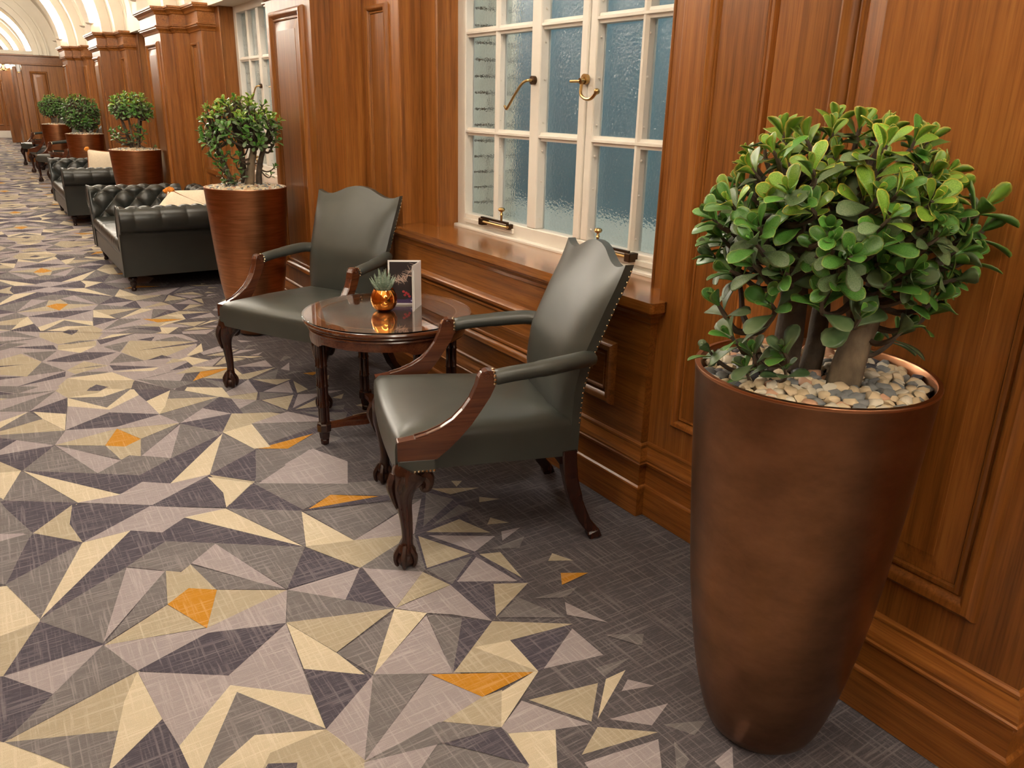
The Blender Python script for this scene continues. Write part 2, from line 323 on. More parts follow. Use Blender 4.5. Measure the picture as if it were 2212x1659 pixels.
# ================================================================== carpet floor
CARPET = """N:1.11,1.639,1.314,1.606,1.334,1.503,1.395,1.247,1.394,1.14,1.355,0.972,1.287,0.911,0.916,1.143,1.009,1.278,1.097,1.246,0.994,1.41,1.099,1.482 K:-0.124,3.392,0.107,3.227,-0.034,3.053,-0.108,3.315 M:-0.186,3.401,-0.108,3.315,-0.035,3.056,-0.134,3.104,-0.191,3.138 L:-0.177,3.133,-0.057,3.058,-0.18,2.996 M:-0.193,3.04,-0.057,3.058,-0.036,3.051,-0.048,3.021,-0.09,2.878,-0.113,2.791,-0.132,2.733,-0.198,2.772 K:-0.036,3.045,0.109,2.893,-0.132,2.732,-0.113,2.791,-0.09,2.878,-0.048,3.021 T:-0.034,3.054,0.108,3.22,0.084,3.069,0.109,2.893 K:0.109,3.222,0.362,3.059,0.109,2.893,0.084,3.061 L:0.361,3.058,0.605,2.89,0.453,2.895,0.361,2.823,0.265,2.896,0.108,2.892 W:0.108,2.891,0.266,2.896,-0.053,2.468 M:0.108,2.891,-0.053,2.467,-0.132,2.732 W:-0.129,2.721,-0.057,2.458,-0.204,2.423,-0.198,2.735 T:-0.204,2.424,-0.057,2.457,-0.157,2.232,-0.208,2.256 K:0.266,2.896,0.361,2.823,0.453,2.895,0.768,2.463,0.359,2.753,0.214,2.644,-0.053,2.467 W:0.454,2.899,0.605,2.89,0.766,2.465 M:0.607,2.89,0.849,2.724,0.771,2.46,0.766,2.472 K:0.748,3.048,0.849,2.724,0.606,2.89 W:0.612,3.209,0.754,3.059,0.609,2.898,0.631,3.031 K:0.361,3.058,0.612,3.209,0.631,3.031,0.609,2.898 M:0.755,3.064,0.857,2.729,1.018,2.802,1.09,2.851,0.78,3.044 M:0.993,2.795,1.1,2.86,1.25,2.803,1.188,2.67 K:0.851,2.723,1.255,2.606,1.272,2.639,1.156,2.689,0.878,2.725 O:0.878,2.725,0.993,2.795,1.155,2.683 M:0.854,2.716,1.292,2.577,1.167,2.526,0.937,2.413 L:0.937,2.413,1.291,2.576,1.143,2.343,1.101,2.355 W:0.847,2.718,0.936,2.413,0.773,2.46 T:0.772,2.459,0.937,2.414,1.102,2.354,1.065,2.311,0.883,2.233 M:0.885,2.234,1.065,2.311,1.143,2.339,1.069,2.11,1.056,2.101,0.909,2.207 K:0.769,2.455,0.88,2.235,0.631,2.237 M:0.359,2.753,0.769,2.461,0.631,2.237,0.505,2.642,0.398,2.546,0.357,2.52,0.316,2.555,0.214,2.644 L:0.505,2.644,0.627,2.24,0.573,2.31,0.403,2.555 M:0.4,2.547,0.573,2.311,0.627,2.239,0.435,2.354 T:0.4,2.549,0.436,2.354,0.362,2.406,0.287,2.349,0.321,2.552,0.362,2.517 M:0.321,2.558,0.286,2.35,0.093,2.239 L:0.213,2.639,0.318,2.55,0.092,2.25,0.123,2.349 M:-0.053,2.467,0.213,2.642,0.123,2.349,0.091,2.243,-0.055,2.457 O:0.287,2.349,0.363,2.407,0.438,2.351,0.362,2.162 T:0.286,2.347,0.359,2.167,0.092,2.234 T:0.438,2.35,0.629,2.233,0.362,2.162 K:-0.055,2.456,0.091,2.239,-0.157,2.233 L:-0.157,2.231,0.091,2.238,-0.05,2.085 M:0.09,2.236,0.154,2.069,-0.167,1.957,-0.051,2.082 K:-0.207,2.261,-0.157,2.23,-0.051,2.083,-0.167,1.957,-0.212,2.017 L:0.092,2.234,0.363,2.163,0.63,2.233,0.57,2.065,0.359,2.138,0.154,2.067 K:0.154,2.066,0.359,2.138,0.569,2.064,0.361,1.917,0.262,1.986 L:0.154,2.062,0.262,1.986,0.361,1.916,0.57,2.062,0.529,1.722,0.355,1.874,0.192,1.72,0.175,1.839 M:0.631,2.232,0.772,2.085,0.885,1.961,0.572,2.066 L:0.631,2.233,0.882,2.234,0.772,2.084 K:0.885,2.233,0.886,1.961,0.77,2.085 T:0.153,2.063,-0.166,1.956,0.074,1.854,0.098,1.941 W:0.153,2.063,0.175,1.838,0.035,1.724,0.074,1.853,0.104,1.957 M:-0.165,1.956,0.074,1.853,0.03,1.72,-0.036,1.782,-0.091,1.859 W:-0.213,1.991,-0.165,1.956,-0.03,1.767,-0.054,1.715,-0.216,1.816 K:0.175,1.836,0.192,1.719,0.199,1.615,0.03,1.72 W:0.355,1.875,0.529,1.722,0.516,1.588,0.363,1.839,0.217,1.604,0.199,1.615,0.192,1.721 M:0.363,1.839,0.517,1.586,0.358,1.66,0.235,1.592,0.216,1.605 K:0.547,1.834,0.7,1.712,0.517,1.586 W:0.572,2.065,0.65,1.851,0.681,1.724,0.546,1.835 T:0.573,2.066,0.883,1.962,0.65,1.855 M:0.871,1.945,0.701,1.712,0.649,1.851 W:0.882,1.959,0.959,1.887,0.7,1.71 T:1.054,2.1,1.096,1.984,0.943,1.97,0.886,1.96 L:0.89,2.23,0.91,2.21,1.055,2.101,0.886,1.961 L:0.886,1.96,1.096,1.983,1.111,1.747,1.023,1.839,0.959,1.888 M:1.097,1.984,1.222,1.919,1.122,1.748,1.111,1.747 L:0.952,1.878,0.891,1.602,0.702,1.712 M:0.955,1.882,1.04,1.805,0.892,1.603 K:1.039,1.806,1.111,1.746,0.893,1.603 M:0.701,1.713,0.833,1.634,0.556,1.437 L:0.699,1.71,0.559,1.442,0.516,1.585 W:0.235,1.592,0.358,1.66,0.516,1.585,0.539,1.514,0.353,1.519 T:0.516,1.585,0.559,1.44,0.532,1.381,0.334,1.531,0.373,1.582 K:0.359,1.552,0.419,1.518,0.395,1.467,0.32,1.513 L:0.832,1.631,0.913,1.477,0.78,1.453,0.556,1.437 T:0.895,1.602,1.11,1.745,1.107,1.639,1.101,1.483,1.087,1.487 T:1.111,1.745,1.315,1.605,1.109,1.639,1.003,1.668 W:1.107,1.639,1.1,1.482,1,1.667 T:0.914,1.477,0.973,1.472,0.897,1.357,0.78,1.453 W:1.088,1.487,1.1,1.482,0.897,1.357,0.968,1.467 O:0.837,1.629,1.087,1.487,0.913,1.477 M:0.769,1.457,0.898,1.357,0.768,1.383,0.555,1.434 K:0.897,1.356,0.889,1.217,0.805,1.32,0.746,1.386 M:0.729,1.389,0.887,1.219,0.825,1.199,0.626,1.323 L:0.555,1.434,0.731,1.392,0.626,1.323,0.532,1.381 W:0.9,1.33,1.01,1.277,0.918,1.141,0.844,1.187,0.888,1.216 L:0.995,1.41,1.096,1.246,1.009,1.278,0.9,1.331,0.898,1.357 K:1.11,1.639,1.312,1.603,1.123,1.482,1.1,1.482 L:1.3,1.587,1.302,1.441,1.119,1.483 T:1.013,1.402,1.213,1.356,1.106,1.251 W:1.314,1.357,1.126,1.25,1.242,1.357 L:1.293,1.324,1.339,1.266,1.248,1.297 L:1.152,1.233,1.323,1.195,1.231,1.158 T:1.108,1.228,1.228,1.132,1.016,1.176 L:1.006,1.153,1.212,1.114,1.13,1.009,0.999,1.091 M:1.257,1.146,1.364,1.096,1.3,1.075 M:1.242,1.089,1.232,1.026,1.159,0.991 L:1.279,0.987,1.354,0.998,1.273,0.92 M:1.364,1.513,1.47,1.453,1.426,1.414 M:1.246,1.408,1.36,1.392,1.244,1.367 L:1.363,1.709,1.413,1.553,1.328,1.652 O:1.452,1.852,1.534,1.804,1.413,1.792 T:1.502,1.97,1.537,1.893,1.46,1.936 M:1.285,1.779,1.429,1.758,1.45,1.755,1.382,1.727 K:1.356,2.669,1.435,2.476,1.276,2.121,1.324,1.869,1.321,1.858,1.136,1.759,1.111,1.747,1.096,1.983,1.07,2.108,1.135,2.32,1.294,2.578 M:1.336,2.621,1.4,2.506,1.195,2.372 M:1.397,2.456,1.431,2.395,1.226,2.365 T:1.185,2.332,1.339,2.354,1.389,2.206 L:1.181,2.308,1.39,2.175,1.272,2.121 T:1.148,2.321,1.249,2.118,1.077,2.114 T:1.276,2.098,1.347,2.071,1.323,1.895 L:1.257,2.088,1.299,1.887,1.124,1.989 M:1.069,2.106,1.248,2.101,1.104,1.985 T:1.222,1.915,1.323,1.86,1.134,1.759 T:1.365,2.638,1.543,2.543,1.411,2.55 T:1.5,2.472,1.563,2.414,1.476,2.431 T:1.449,2.303,1.489,2.233,1.41,2.263 L:1.428,2.192,1.506,2.18,1.396,2.134 M:1.329,2.104,1.483,2.119,1.422,2.061 T:1.473,2.656,1.512,2.633,1.466,2.598 M:1.134,1.753,1.248,1.811,1.317,1.642 L:0.777,3.041,1.073,3.265,1.173,3.056,1.09,2.851"""
CARPET_B = """L:-0.174,6.260,0.207,6.004,0.570,5.858,0.931,5.765,1.048,5.306,0.917,4.861,0.723,4.396,0.557,4.674,0.160,4.667,-0.192,4.820 K:0.042,6.133,0.177,6.251,0.208,6.014 M:0.274,6.068,0.370,6.254,0.507,6.047 T:0.191,5.988,0.570,5.858,0.501,5.651,0.268,5.641,0.182,5.872 K:0.320,5.933,0.423,5.927,0.367,5.834 M:-0.087,6.163,0.149,5.900,-0.095,5.862 W:0.498,5.625,0.594,5.720,0.729,5.691 K:0.491,5.629,0.739,5.686,0.498,5.506 M:0.578,5.879,0.756,5.860,0.909,5.767,0.904,5.651,0.587,5.823 K:0.716,5.510,0.827,5.535,0.788,5.438 M:0.816,5.442,0.943,5.482,1.024,5.295,0.810,5.412 T:0.582,5.272,0.669,5.513,1.034,5.290,1.049,5.259,0.816,5.059,0.672,5.029 K:0.669,5.254,1.055,5.288,1.038,5.237 M:0.505,5.444,0.663,5.507,0.577,5.275 K:0.012,5.693,0.243,5.632,0.253,5.517,0.176,5.569 T:0.267,5.619,0.486,5.613,0.472,5.494,0.257,5.507 M:0.288,5.639,0.390,5.665,0.482,5.624,0.334,5.605 W:0.257,5.507,0.466,5.488,0.369,5.369 M:0.070,5.534,0.250,5.485,0.155,5.284 K:0.173,5.282,0.339,5.364,0.398,5.373,0.558,5.277,0.405,5.185,0.294,5.195 T:-0.124,5.401,0.060,5.518,0.153,5.285,0.063,5.021,-0.129,5.182 K:-0.109,5.287,0.069,5.274,-0.109,5.324 M:0.153,5.274,0.256,5.031,0.064,5.031 K:-0.114,5.120,0.051,5.028,-0.116,5.029 K:-0.000,4.853,0.255,5.021,0.243,4.920 M:0.489,5.060,0.583,5.250,0.674,5.016 K:0.484,5.024,0.719,4.855,0.491,4.907 W:0.483,4.885,0.726,4.843,0.679,4.794 T:0.261,5.036,0.367,5.178,0.478,5.019,0.296,4.943 M:0.279,5.044,0.418,5.053,0.470,5.024 M:0.262,4.909,0.343,4.961,0.466,4.895,0.402,4.855 K:0.689,5.019,0.787,5.088,0.830,4.998 K:0.765,4.746,0.906,4.879,0.900,4.761 M:0.573,4.664,0.881,4.764,0.688,4.688 T:0.250,4.881,0.478,4.878,0.561,4.671,0.526,4.533,0.430,4.536,0.229,4.534,0.161,4.682 W:0.250,4.881,0.478,4.878,0.561,4.671,0.341,4.785 K:0.312,4.612,0.373,4.692,0.424,4.614,0.369,4.590 T:0.770,4.895,0.831,4.981,0.905,4.899 W:0.913,5.005,1.054,5.233,1.005,4.954 T:0.918,4.982,1.066,4.798,0.913,4.754 M:0.576,4.680,0.850,4.474,0.707,4.405"""
CC = {'K': (0.068, 0.061, 0.082), 'M': (0.145, 0.135, 0.142), 'L': (0.290, 0.258, 0.276), 'T': (0.350, 0.305, 0.228), 'W': (0.500, 0.440, 0.330), 'O': (0.43, 0.200, 0.018), 'N': (0.080, 0.073, 0.083)}
def parse(txt):
    out = []
    for tok in txt.split():
        k, pts = tok.split(':'); v = [float(a) for a in pts.split(',')]
        out.append((k, list(zip(v[0::2], v[1::2]))))
    return out
polys = parse(CARPET); seam = parse(CARPET_B)
CY = 3.06; PERIOD = 4.42
def cen(p): return sum(a for a, b in p) / len(p), sum(b for a, b in p) / len(p)
fv, ff_, fc = [], [], []
def fpoly(pts, z, col):
    ar = sum(pts[i][0] * pts[(i + 1) % len(pts)][1] - pts[(i + 1) % len(pts)][0] * pts[i][1] for i in range(len(pts)))
    if ar < 0: pts = pts[::-1]
    o = len(fv); fv.extend((x, y, z) for x, y in pts); ff_.append(tuple(range(o, o + len(pts)))); fc.extend([col] * len(pts))
fpoly([(2 * MIDX - 2.5, YA), (2.5, YA), (2.5, YB), (2 * MIDX - 2.5, YB)], -0.0022, CC['N'])
layers = []
rotp = [(k, [(2 * MIDX - x, 2 * CY - y) for x, y in p]) for k, p in polys]
mir = [(k, [(x, 2 * CY - y) for x, y in p]) for k, p in polys]
mid = lambda L: [(k, [(2 * MIDX - x, y) for x, y in p]) for k, p in L]
right = [a for a in mir if cen(a[1])[0] > 0.86] + [a for a in rotp if cen(a[1])[0] < 0.90] + polys
layers = mid(seam) + seam + [a for a in mid(right) if cen(a[1])[0] < 0.05] + right
for t in range(-2, 8):
    z = -0.0020
    for k, p in layers:
        z += 4e-6
        q = [(x, y + t * PERIOD) for x, y in p]
        if t == 0 or True:
            if max(b for a, b in q) > YB or min(b for a, b in q) < YA: continue
            fpoly(q, z, CC[k])
me = bpy.data.meshes.new('floor'); me.from_pydata(fv, [], ff_); me.materials.append(MAT['carpet'])
ca = me.color_attributes.new('Col', 'FLOAT_COLOR', 'POINT')
ca.data.foreach_set('color', [c for col in fc for c in (*col, 1.0)])
floor = bpy.data.objects.new('floor', me); COL.objects.link(floor); tag(floor, 'grey and cream geometric carpet with orange shards', kind='structure')
# ================================================================== panelled walls
def ring_panel(mapf, a0, a1, b0, b1, prof, name, mat, parent, field=True):
    """nested rectangular loops: prof = (inset, proud); mapf(a,b,h) -> xyz"""
    mb = MB(); loops = []
    for d, h in prof:
        loops.append([mapf(a0 + d, b0 + d, h), mapf(a1 - d, b0 + d, h), mapf(a1 - d, b1 - d, h), mapf(a0 + d, b1 - d, h)])
    n = 4; vs = [p for l in loops for p in l]; fs = []
    for i in range(len(loops) - 1):
        for j in range(4): fs.append((i * 4 + j, i * 4 + (j + 1) % 4, i * 4 + 4 + (j + 1) % 4, i * 4 + 4 + j))
    if field: fs.append(tuple(range(len(vs) - 4, len(vs))))
    mb.add(vs, fs, True); return mb.build(name, mat, parent)
MOULD = [(0, 0), (0.002, 0.009), (0.006, 0.019), (0.016, 0.027), (0.028, 0.026), (0.038, 0.018), (0.043, 0.008), (0.047, 0.002), (0.050, 0.009), (0.056, 0.012), (0.062, 0.010), (0.066, 0.002)]
FIELD = [(0.066, 0.001), (0.067, 0.003), (0.120, 0.015), (0.1205, 0.0165)]
MOULD_S = [(d * 0.72, h * 0.85) for d, h in MOULD]; FIELD_S = [(0.0475, 0.001), (0.0482, 0.006)]
def raised_panel(mapf, a0, a1, b0, b1, parent, mat='oak_v', small=False):
    fo = ring_panel(mapf, a0, a1, b0, b1, FIELD_S if small else FIELD, 'panel', mat, parent)
    ring_panel(mapf, a0, a1, b0, b1, MOULD_S if small else MOULD, 'panel_moulding', mat, fo, field=False)
    return fo
def side_x(side, x): return x if side == 'right' else 2 * MIDX - x
def map_wall(side, X):
    return lambda a, b, h: (side_x(side, X - h), a, b)
def wbox(side, x0, x1, y0, y1, z0, z1):
    a, b = sorted((side_x(side, x0), side_x(side, x1))); return MB().box(a, b, y0, y1, z0, z1)
def sweep_plan(path, prof, side):
    rings = []
    n = len(path)
    for i, (x, y) in enumerate(path):
        def nrm(p, q):
            dx, dy = q[0] - p[0], q[1] - p[1]; l = math.hypot(dx, dy); return (-dy / l, dx / l)
        ns = []
        if i > 0: ns.append(nrm(path[i - 1], path[i]))
        if i < n - 1: ns.append(nrm(path[i], path[i + 1]))
        if len(ns) == 2:
            sx, sy = ns[0][0] + ns[1][0], ns[0][1] + ns[1][1]; d = 1 + ns[0][0] * ns[1][0] + ns[0][1] * ns[1][1]
            m_ = (sx / d, sy / d)
        else: m_ = ns[0]
        rings.append([(side_x(side, x + m_[0] * o), y + m_[1] * o, z) for o, z in prof])
    return MB().rings(rings, closed=False, caps=False, smooth=False)
PLINTH = [(0.0, 0.0), (0.026, 0.0), (0.026, 0.116), (0.024, 0.121), (0.016, 0.126), (0.016, 0.205), (0.019, 0.208), (0.026, 0.212), (0.027, 0.220), (0.023, 0.224), (0.0235, 0.232), (0.020, 0.246), (0.012, 0.262), (0.007, 0.276), (0.0085, 0.281), (0.0085, 0.288), (0.004, 0.294), (0.0, 0.296)]
CORN = [(0.0, 2.100), (0.008, 2.104), (0.012, 2.118), (0.024, 2.130), (0.036, 2.140), (0.036, 2.150), (0.046, 2.156), (0.046, 2.166), (0.028, 2.170), (0.028, 2.262), (0.040, 2.268), (0.046, 2.284), (0.062, 2.298), (0.072, 2.304), (0.072, 2.312), (0.080, 2.318), (0.080, 2.335), (-0.30, 2.335)]
def pier_path(yc, x_end, d_end):
    p = [(FX, 0.4125), (FB, 0.4125), (FB, 0.58), (FC, 0.58), (FC, 1.06)]
    if x_end: p += [(x_end, 1.06), (x_end, d_end)]
    else: p = p[:-1] + [(FC, 1.07), (FD + 0.02, 1.07)]
    return [(x, yc - d) for x, d in reversed(p)] + [(x, yc + d) for x, d in p]
wall_right = wbox('right', 2.44, 2.47, YA, YB, 0.0, 0.85).build('wall_right', 'oak_v'); tag(wall_right, kind='structure')
wall_left = wbox('left', 2.44, 2.47, YA, YB, 0.0, 2.6).build('wall_left', 'oak_v'); tag(wall_left, kind='structure')
allp = [PIER0 + PITCH * k for k in range(-1, 9)]
for side, wallo in (('right', wall_right), ('left', wall_left)):
    for yc in allp:
        if abs(yc - (PIER0 + PITCH * 5)) < 0.1: continue            # the partition stands here
        near = yc < 20
        pier = wbox(side, FX, 2.44, yc - 0.4125, yc + 0.4125, 0, ZC1).build('pier', 'oak_v', wallo)
        raised_panel(map_wall(side, FX), yc - 0.297, yc + 0.297, 0.402, 2.03, pier)
        for sg in (-1, 1):
            def yb(d0, d1): return sorted((yc + sg * d0, yc + sg * d1))
            a, b = yb(0.4125, 0.58); wbox(side, FB, 2.44, a, b, 0, ZC1).build('pier_return', 'oak_v', wallo)
            a, b = yb(0.58, 1.07); st = wbox(side, FC, 2.44, a, b, 0, ZC1).build('side_strip', 'oak_v', wallo, bevel=0.004)
            if near:
                a, b = yb(0.672, 0.945); raised_panel(map_wall(side, FC), a, b, 0.402, 2.01, st, small=True)
            a, b = yb(1.07, 1.245); wbox(side, FD, 2.33, a, b, 0.0, ZC1).build('reveal_board', 'oak_v', wallo)
            if near: 
                yy = yc + sg * 1.245
                MB().tube([(side_x(side, FD + 0.004), yy, 0.85), (side_x(side, FD + 0.004), yy, 2.3)], 0.009, 8).build('reveal_bead', 'oak_v', wallo)
        bb = sweep_plan(pier_path(yc, SILLX if side == 'right' else FC - 0.02, PITCH / 2), PLINTH, side).build('baseboard_' + side, 'oak_h', None); tag(bb, kind='structure')
        cn = sweep_plan(pier_path(yc, 0, 0), CORN, side).build('cornice', 'oak_h', wallo)
    for k in range(-1, 8):
        yc = PIER0 + PITCH * k + PITCH / 2
        if side == 'left':
            inf = wbox(side, FC - 0.02, 2.44, yc - 1.06, yc + 1.06, 0, ZC1).build('infill_board', 'oak_v', wallo)
            raised_panel(map_wall(side, FC - 0.02), yc - 0.95, yc - 0.05, 0.402, 2.01, inf); raised_panel(map_wall(side, FC - 0.02), yc + 0.05, yc + 0.95, 0.402, 2.01, inf)
        else:
            apron = wbox(side, SILLX, 2.44, yc - 1.06, yc + 1.06, 0, 0.812).build('sill_apron', 'oak_h', wallo)
            raised_panel(map_wall(side, SILLX), yc - 0.89, yc + 0.89, 0.392, 0.648, apron, 'oak_h', small=False)
            # frieze moulding under the sill, then the sill itself
            pth = [(FC, yc - 1.06), (SILLX, yc - 1.06), (SILLX, yc + 1.06), (FC, yc + 1.06)]
            sweep_plan(pth, [(0, 0.762), (0.006, 0.766), (0.010, 0.782), (0.020, 0.794), (0.028, 0.800), (0.028, 0.812), (-0.05, 0.812)], side).build('bed_moulding', 'oak_h', apron)
            pts = [(1.926, yc - 1.10), (1.926, yc + 1.10), (FC, yc + 1.10), (FC, yc + 1.07), (FD, yc + 1.07), (FD, yc + 1.245), (FW + 0.02, yc + 1.245), (FW + 0.02, yc - 1.245), (FD, yc - 1.245), (FD, yc - 1.07), (FC, yc - 1.07), (FC, yc - 1.10)]
            MB().prism(pts, 'z', 0.813, 0.850).build('window_sill', 'oak_sill', wallo, bevel=0.012)
# ================================================================== windows
def make_window(yc):
    w = empty('window_1', (0, yc, 0)); tag(w, kind='structure')
    fx0, fx1 = 2.262, 2.325
    fr = MB(); fr.box(fx0, fx1, 0.80, 0.96, 0.862, 2.33); fr.box(fx0, fx1, -0.96, -0.855, 0.862, 2.33)
    fr.box(fx0, fx1, -0.855, 0.80, 0.862, 0.930); fr.box(fx0, fx1, -0.855, 0.80, 2.25, 2.33)
    fr.build('window_frame', 'white', w, bevel=0.006)
    MB().box(2.236, 2.33, -1.0, 1.0, 0.846, 0.866).build('frame_sill', 'white', w, bevel=0.006)
    MB().box(2.250, 2.27, 0.79, 0.30, 0.882, 0.906).box(2.250, 2.27, -0.84, -0.36, 0.882, 0.906).build('bottom_bead', 'white', w, bevel=0.003)
    MB().box(fx0, fx1, 0.115, 0.190, 0.93, 2.25).build('mullion', 'white', w, bevel=0.006)
    MB().box(fx0, fx1, -0.232, -0.185, 0.93, 2.25).build('mullion', 'white', w, bevel=0.006)
    MB().box(fx0 + 0.006, fx1, -0.285, -0.236, 0.93, 2.25).build('mullion', 'white', w, bevel=0.006)
    for y in (0.505, -0.571): MB().prism([(fx0 + 0.006, y - 0.006), (fx0 + 0.006, y + 0.006), (fx0 + 0.018, y + 0.019), (fx1, y + 0.019), (fx1, y - 0.019), (fx0 + 0.018, y - 0.019)], 'z', 0.93, 2.25).build('glazing_bar', 'white', w)
    for y0, y1 in ((0.19, 0.80), (-0.185, 0.115), (-0.855, -0.285)):
        for z in (1.365, 1.852):
            MB().prism([(fx0 + 0.003, z - 0.005), (fx0 + 0.003, z + 0.005), (fx0 + 0.014, z + 0.008), (fx0 + 0.016, z + 0.020), (fx1, z + 0.020), (fx1, z - 0.020), (fx0 + 0.016, z - 0.020), (fx0 + 0.014, z - 0.008)], 'y', y0, y1).build('glazing_bar', 'white', w)
    for y0, y1 in ((0.523, 0.81), (0.185, 0.487), (-0.19, 0.12), (-0.553, -0.28), (-0.865, -0.589)):
        for z0, z1 in ((0.925, 1.348), (1.382, 1.835), (1.869, 2.255)):
            MB().box(2.308, 2.316, y0 - 0.004, y1 + 0.004, z0 - 0.004, z1 + 0.004).build('pane', 'glass', w)
    st = MB()
    for y in (0.487, 0.110, -0.290, -0.590):
        for z in (0.98, 1.16, 1.30, 1.43, 1.62, 1.78, 1.92, 2.10): st.ball((2.288, y, z), 0.0055, 6, 4)
    tag(st.build('bar_studs', 'white', w), kind='stuff')
    # espagnolette handle on the left casement
    h = MB().tube([(2.262, 0.155, 1.615), (2.244, 0.155, 1.615)], 0.020, 14).build('window_handle', 'dark_brass', w)
    MB().tube(smooth_path([(2.246, 0.155, 1.615), (2.222, 0.165, 1.612), (2.214, 0.195, 1.595), (2.212, 0.25, 1.545), (2.212, 0.30, 1.497), (2.212, 0.318, 1.486), (2.210, 0.330, 1.500)]), 0.0065, 8, squash=1.0).build('handle_lever', 'brass', h)
    h = MB().tube([(2.262, -0.236, 1.615), (2.246, -0.236, 1.615)], 0.022, 14).build('window_handle', 'brass', w)
    MB().tube([(2.246, -0.236, 1.610), (2.226, -0.236, 1.606)], 0.013, 10).tube([(2.228, -0.236, 1.606), (2.226, -0.170, 1.606)], 0.0065, 8).build('handle_lever', 'brass', h)
    MB().tube(smooth_path([(2.236, -0.236, 1.60), (2.228, -0.243, 1.555), (2.226, -0.280, 1.535), (2.226, -0.318, 1.537), (2.226, -0.350, 1.560)]), 0.007, 8).ball((2.226, -0.354, 1.565), 0.013).build('handle_hook', 'brass', h)
    # casement stays
    for ya, yb_, yk in ((0.565, 0.31, 0.37), (-0.40, -0.62, -0.412)):
        s_ = MB().box(2.222, 2.236, min(ya, yb_), max(ya, yb_), 0.930, 0.940).build('window_stay', 'dark_brass', w)
        MB().tube([(2.228, ya, 0.915), (2.228, yb_, 0.915)], 0.008, 8).build('stay_rod', 'brass', s_)
        ye = ya if yk > 0 else yb_
        MB().box(2.216, 2.266, ye - 0.020, ye + 0.016, 0.895, 0.932).box(2.236, 2.266, yb_ + 0.0, yb_ + 0.03, 0.900, 0.928).build('stay_bracket', 'dark_brass', s_, bevel=0.004)
        MB().lathe([(0.006, 0.938), (0.006, 0.968), (0.010, 0.970), (0.006, 0.976), (0.005, 0.985), (0.015, 0.990), (0.019, 0.998), (0.014, 1.006), (0.001, 1.009)], 12, (2.229, yk)).build('stay_knob', 'brass', s_)
    return w
wp = None
for i, k in enumerate((0, 1, 2, 3, 4, -1)):
    yc = PIER0 + PITCH * k + PITCH / 2
    if wp is None: wp = make_window(yc)
    else:
        c = copy_tree(wp); c.location = (0, yc, 0); c.name = 'window_%d' % (i + 1)
# light well behind the windows
lw = MB().box(3.6, 3.7, YA, 23, -0.5, 3.4).build('wall_lightwell', 'well'); tag(lw, kind='structure')
lf = MB().box(2.34, 3.6, YA, 23, 0.60, 0.80).build('lightwell_floor', 'ledge', lw)
MB().box(2.33, 2.47, YA, 23, 0.80, 0.868).build('stone_sill', 'ledge', lw)
bmesh_ = MB().box(0, 0.225, 0, 0.06, 0, 0.075).mesh('brick', 'brick')
for k in (0, 1):
    yc = PIER0 + PITCH * k + PITCH / 2
    y0 = yc + 0.905
    bw = MB().box(2.47, 2.66, y0 + 0.006, y0 + 0.30, 0.80, 2.6).build('wall_brick', 'mortar'); tag(bw, kind='structure')
    for r in range(21):
        z = 0.805 + r * 0.085
        xs = [(2.36, 1.0), (2.595, 0.28)] if r % 2 else [(2.36, 0.5), (2.4825, 0.78)]
        for x, sc in xs:
            b_ = bpy.data.objects.new('brick', bmesh_); COL.objects.link(b_); b_.parent = bw; b_.location = (x, y0, z); b_.scale = (sc, 1, 1)
# ================================================================== vault, arches and their light bands
def arc_pts(R, a0, a1, n): return [(MIDX + R * math.cos(math.radians(lerp(a0, a1, i / n))), 2.335 + R * math.sin(math.radians(lerp(a0, a1, i / n)))) for i in range(n + 1)]
A_ = arc_pts(1.72, 0, 180, 40)
ceiling = MB().rings([[(x, YA, z) for x, z in A_], [(x, YB, z) for x, z in A_]], closed=False, caps=False, smooth=True).build('ceiling', 'plaster'); tag(ceiling, kind='structure')
for side in ('right', 'left'):
    wbox(side, 2.06, 2.47, YA, YB, 2.31, 2.62).build('window_head', 'plaster', ceiling)
def arch(yc, hw, Ri, Ro, name, mat, parent, a0=0, a1=180, n=36, bevel=0.0):
    I, O_ = arc_pts(Ri, a0, a1, n), arc_pts(Ro, a0, a1, n)
    r = [[(i_[0], yc - hw, i_[1]), (o_[0], yc - hw, o_[1]), (o_[0], yc + hw, o_[1]), (i_[0], yc + hw, i_[1])] for i_, o_ in zip(I, O_)]
    mb = MB(); mb.rings(r, True, True, False)
    return mb.build(name, mat, parent, bevel=bevel)
ARCHN = {-1: 'behind the nearest planter', 0: 'above the nearest bronze planter', 1: 'above the planter beside the second armchair', 2: 'above the planter between the sofas', 3: 'above the planter after the second sofa', 4: 'above the farthest planter'}
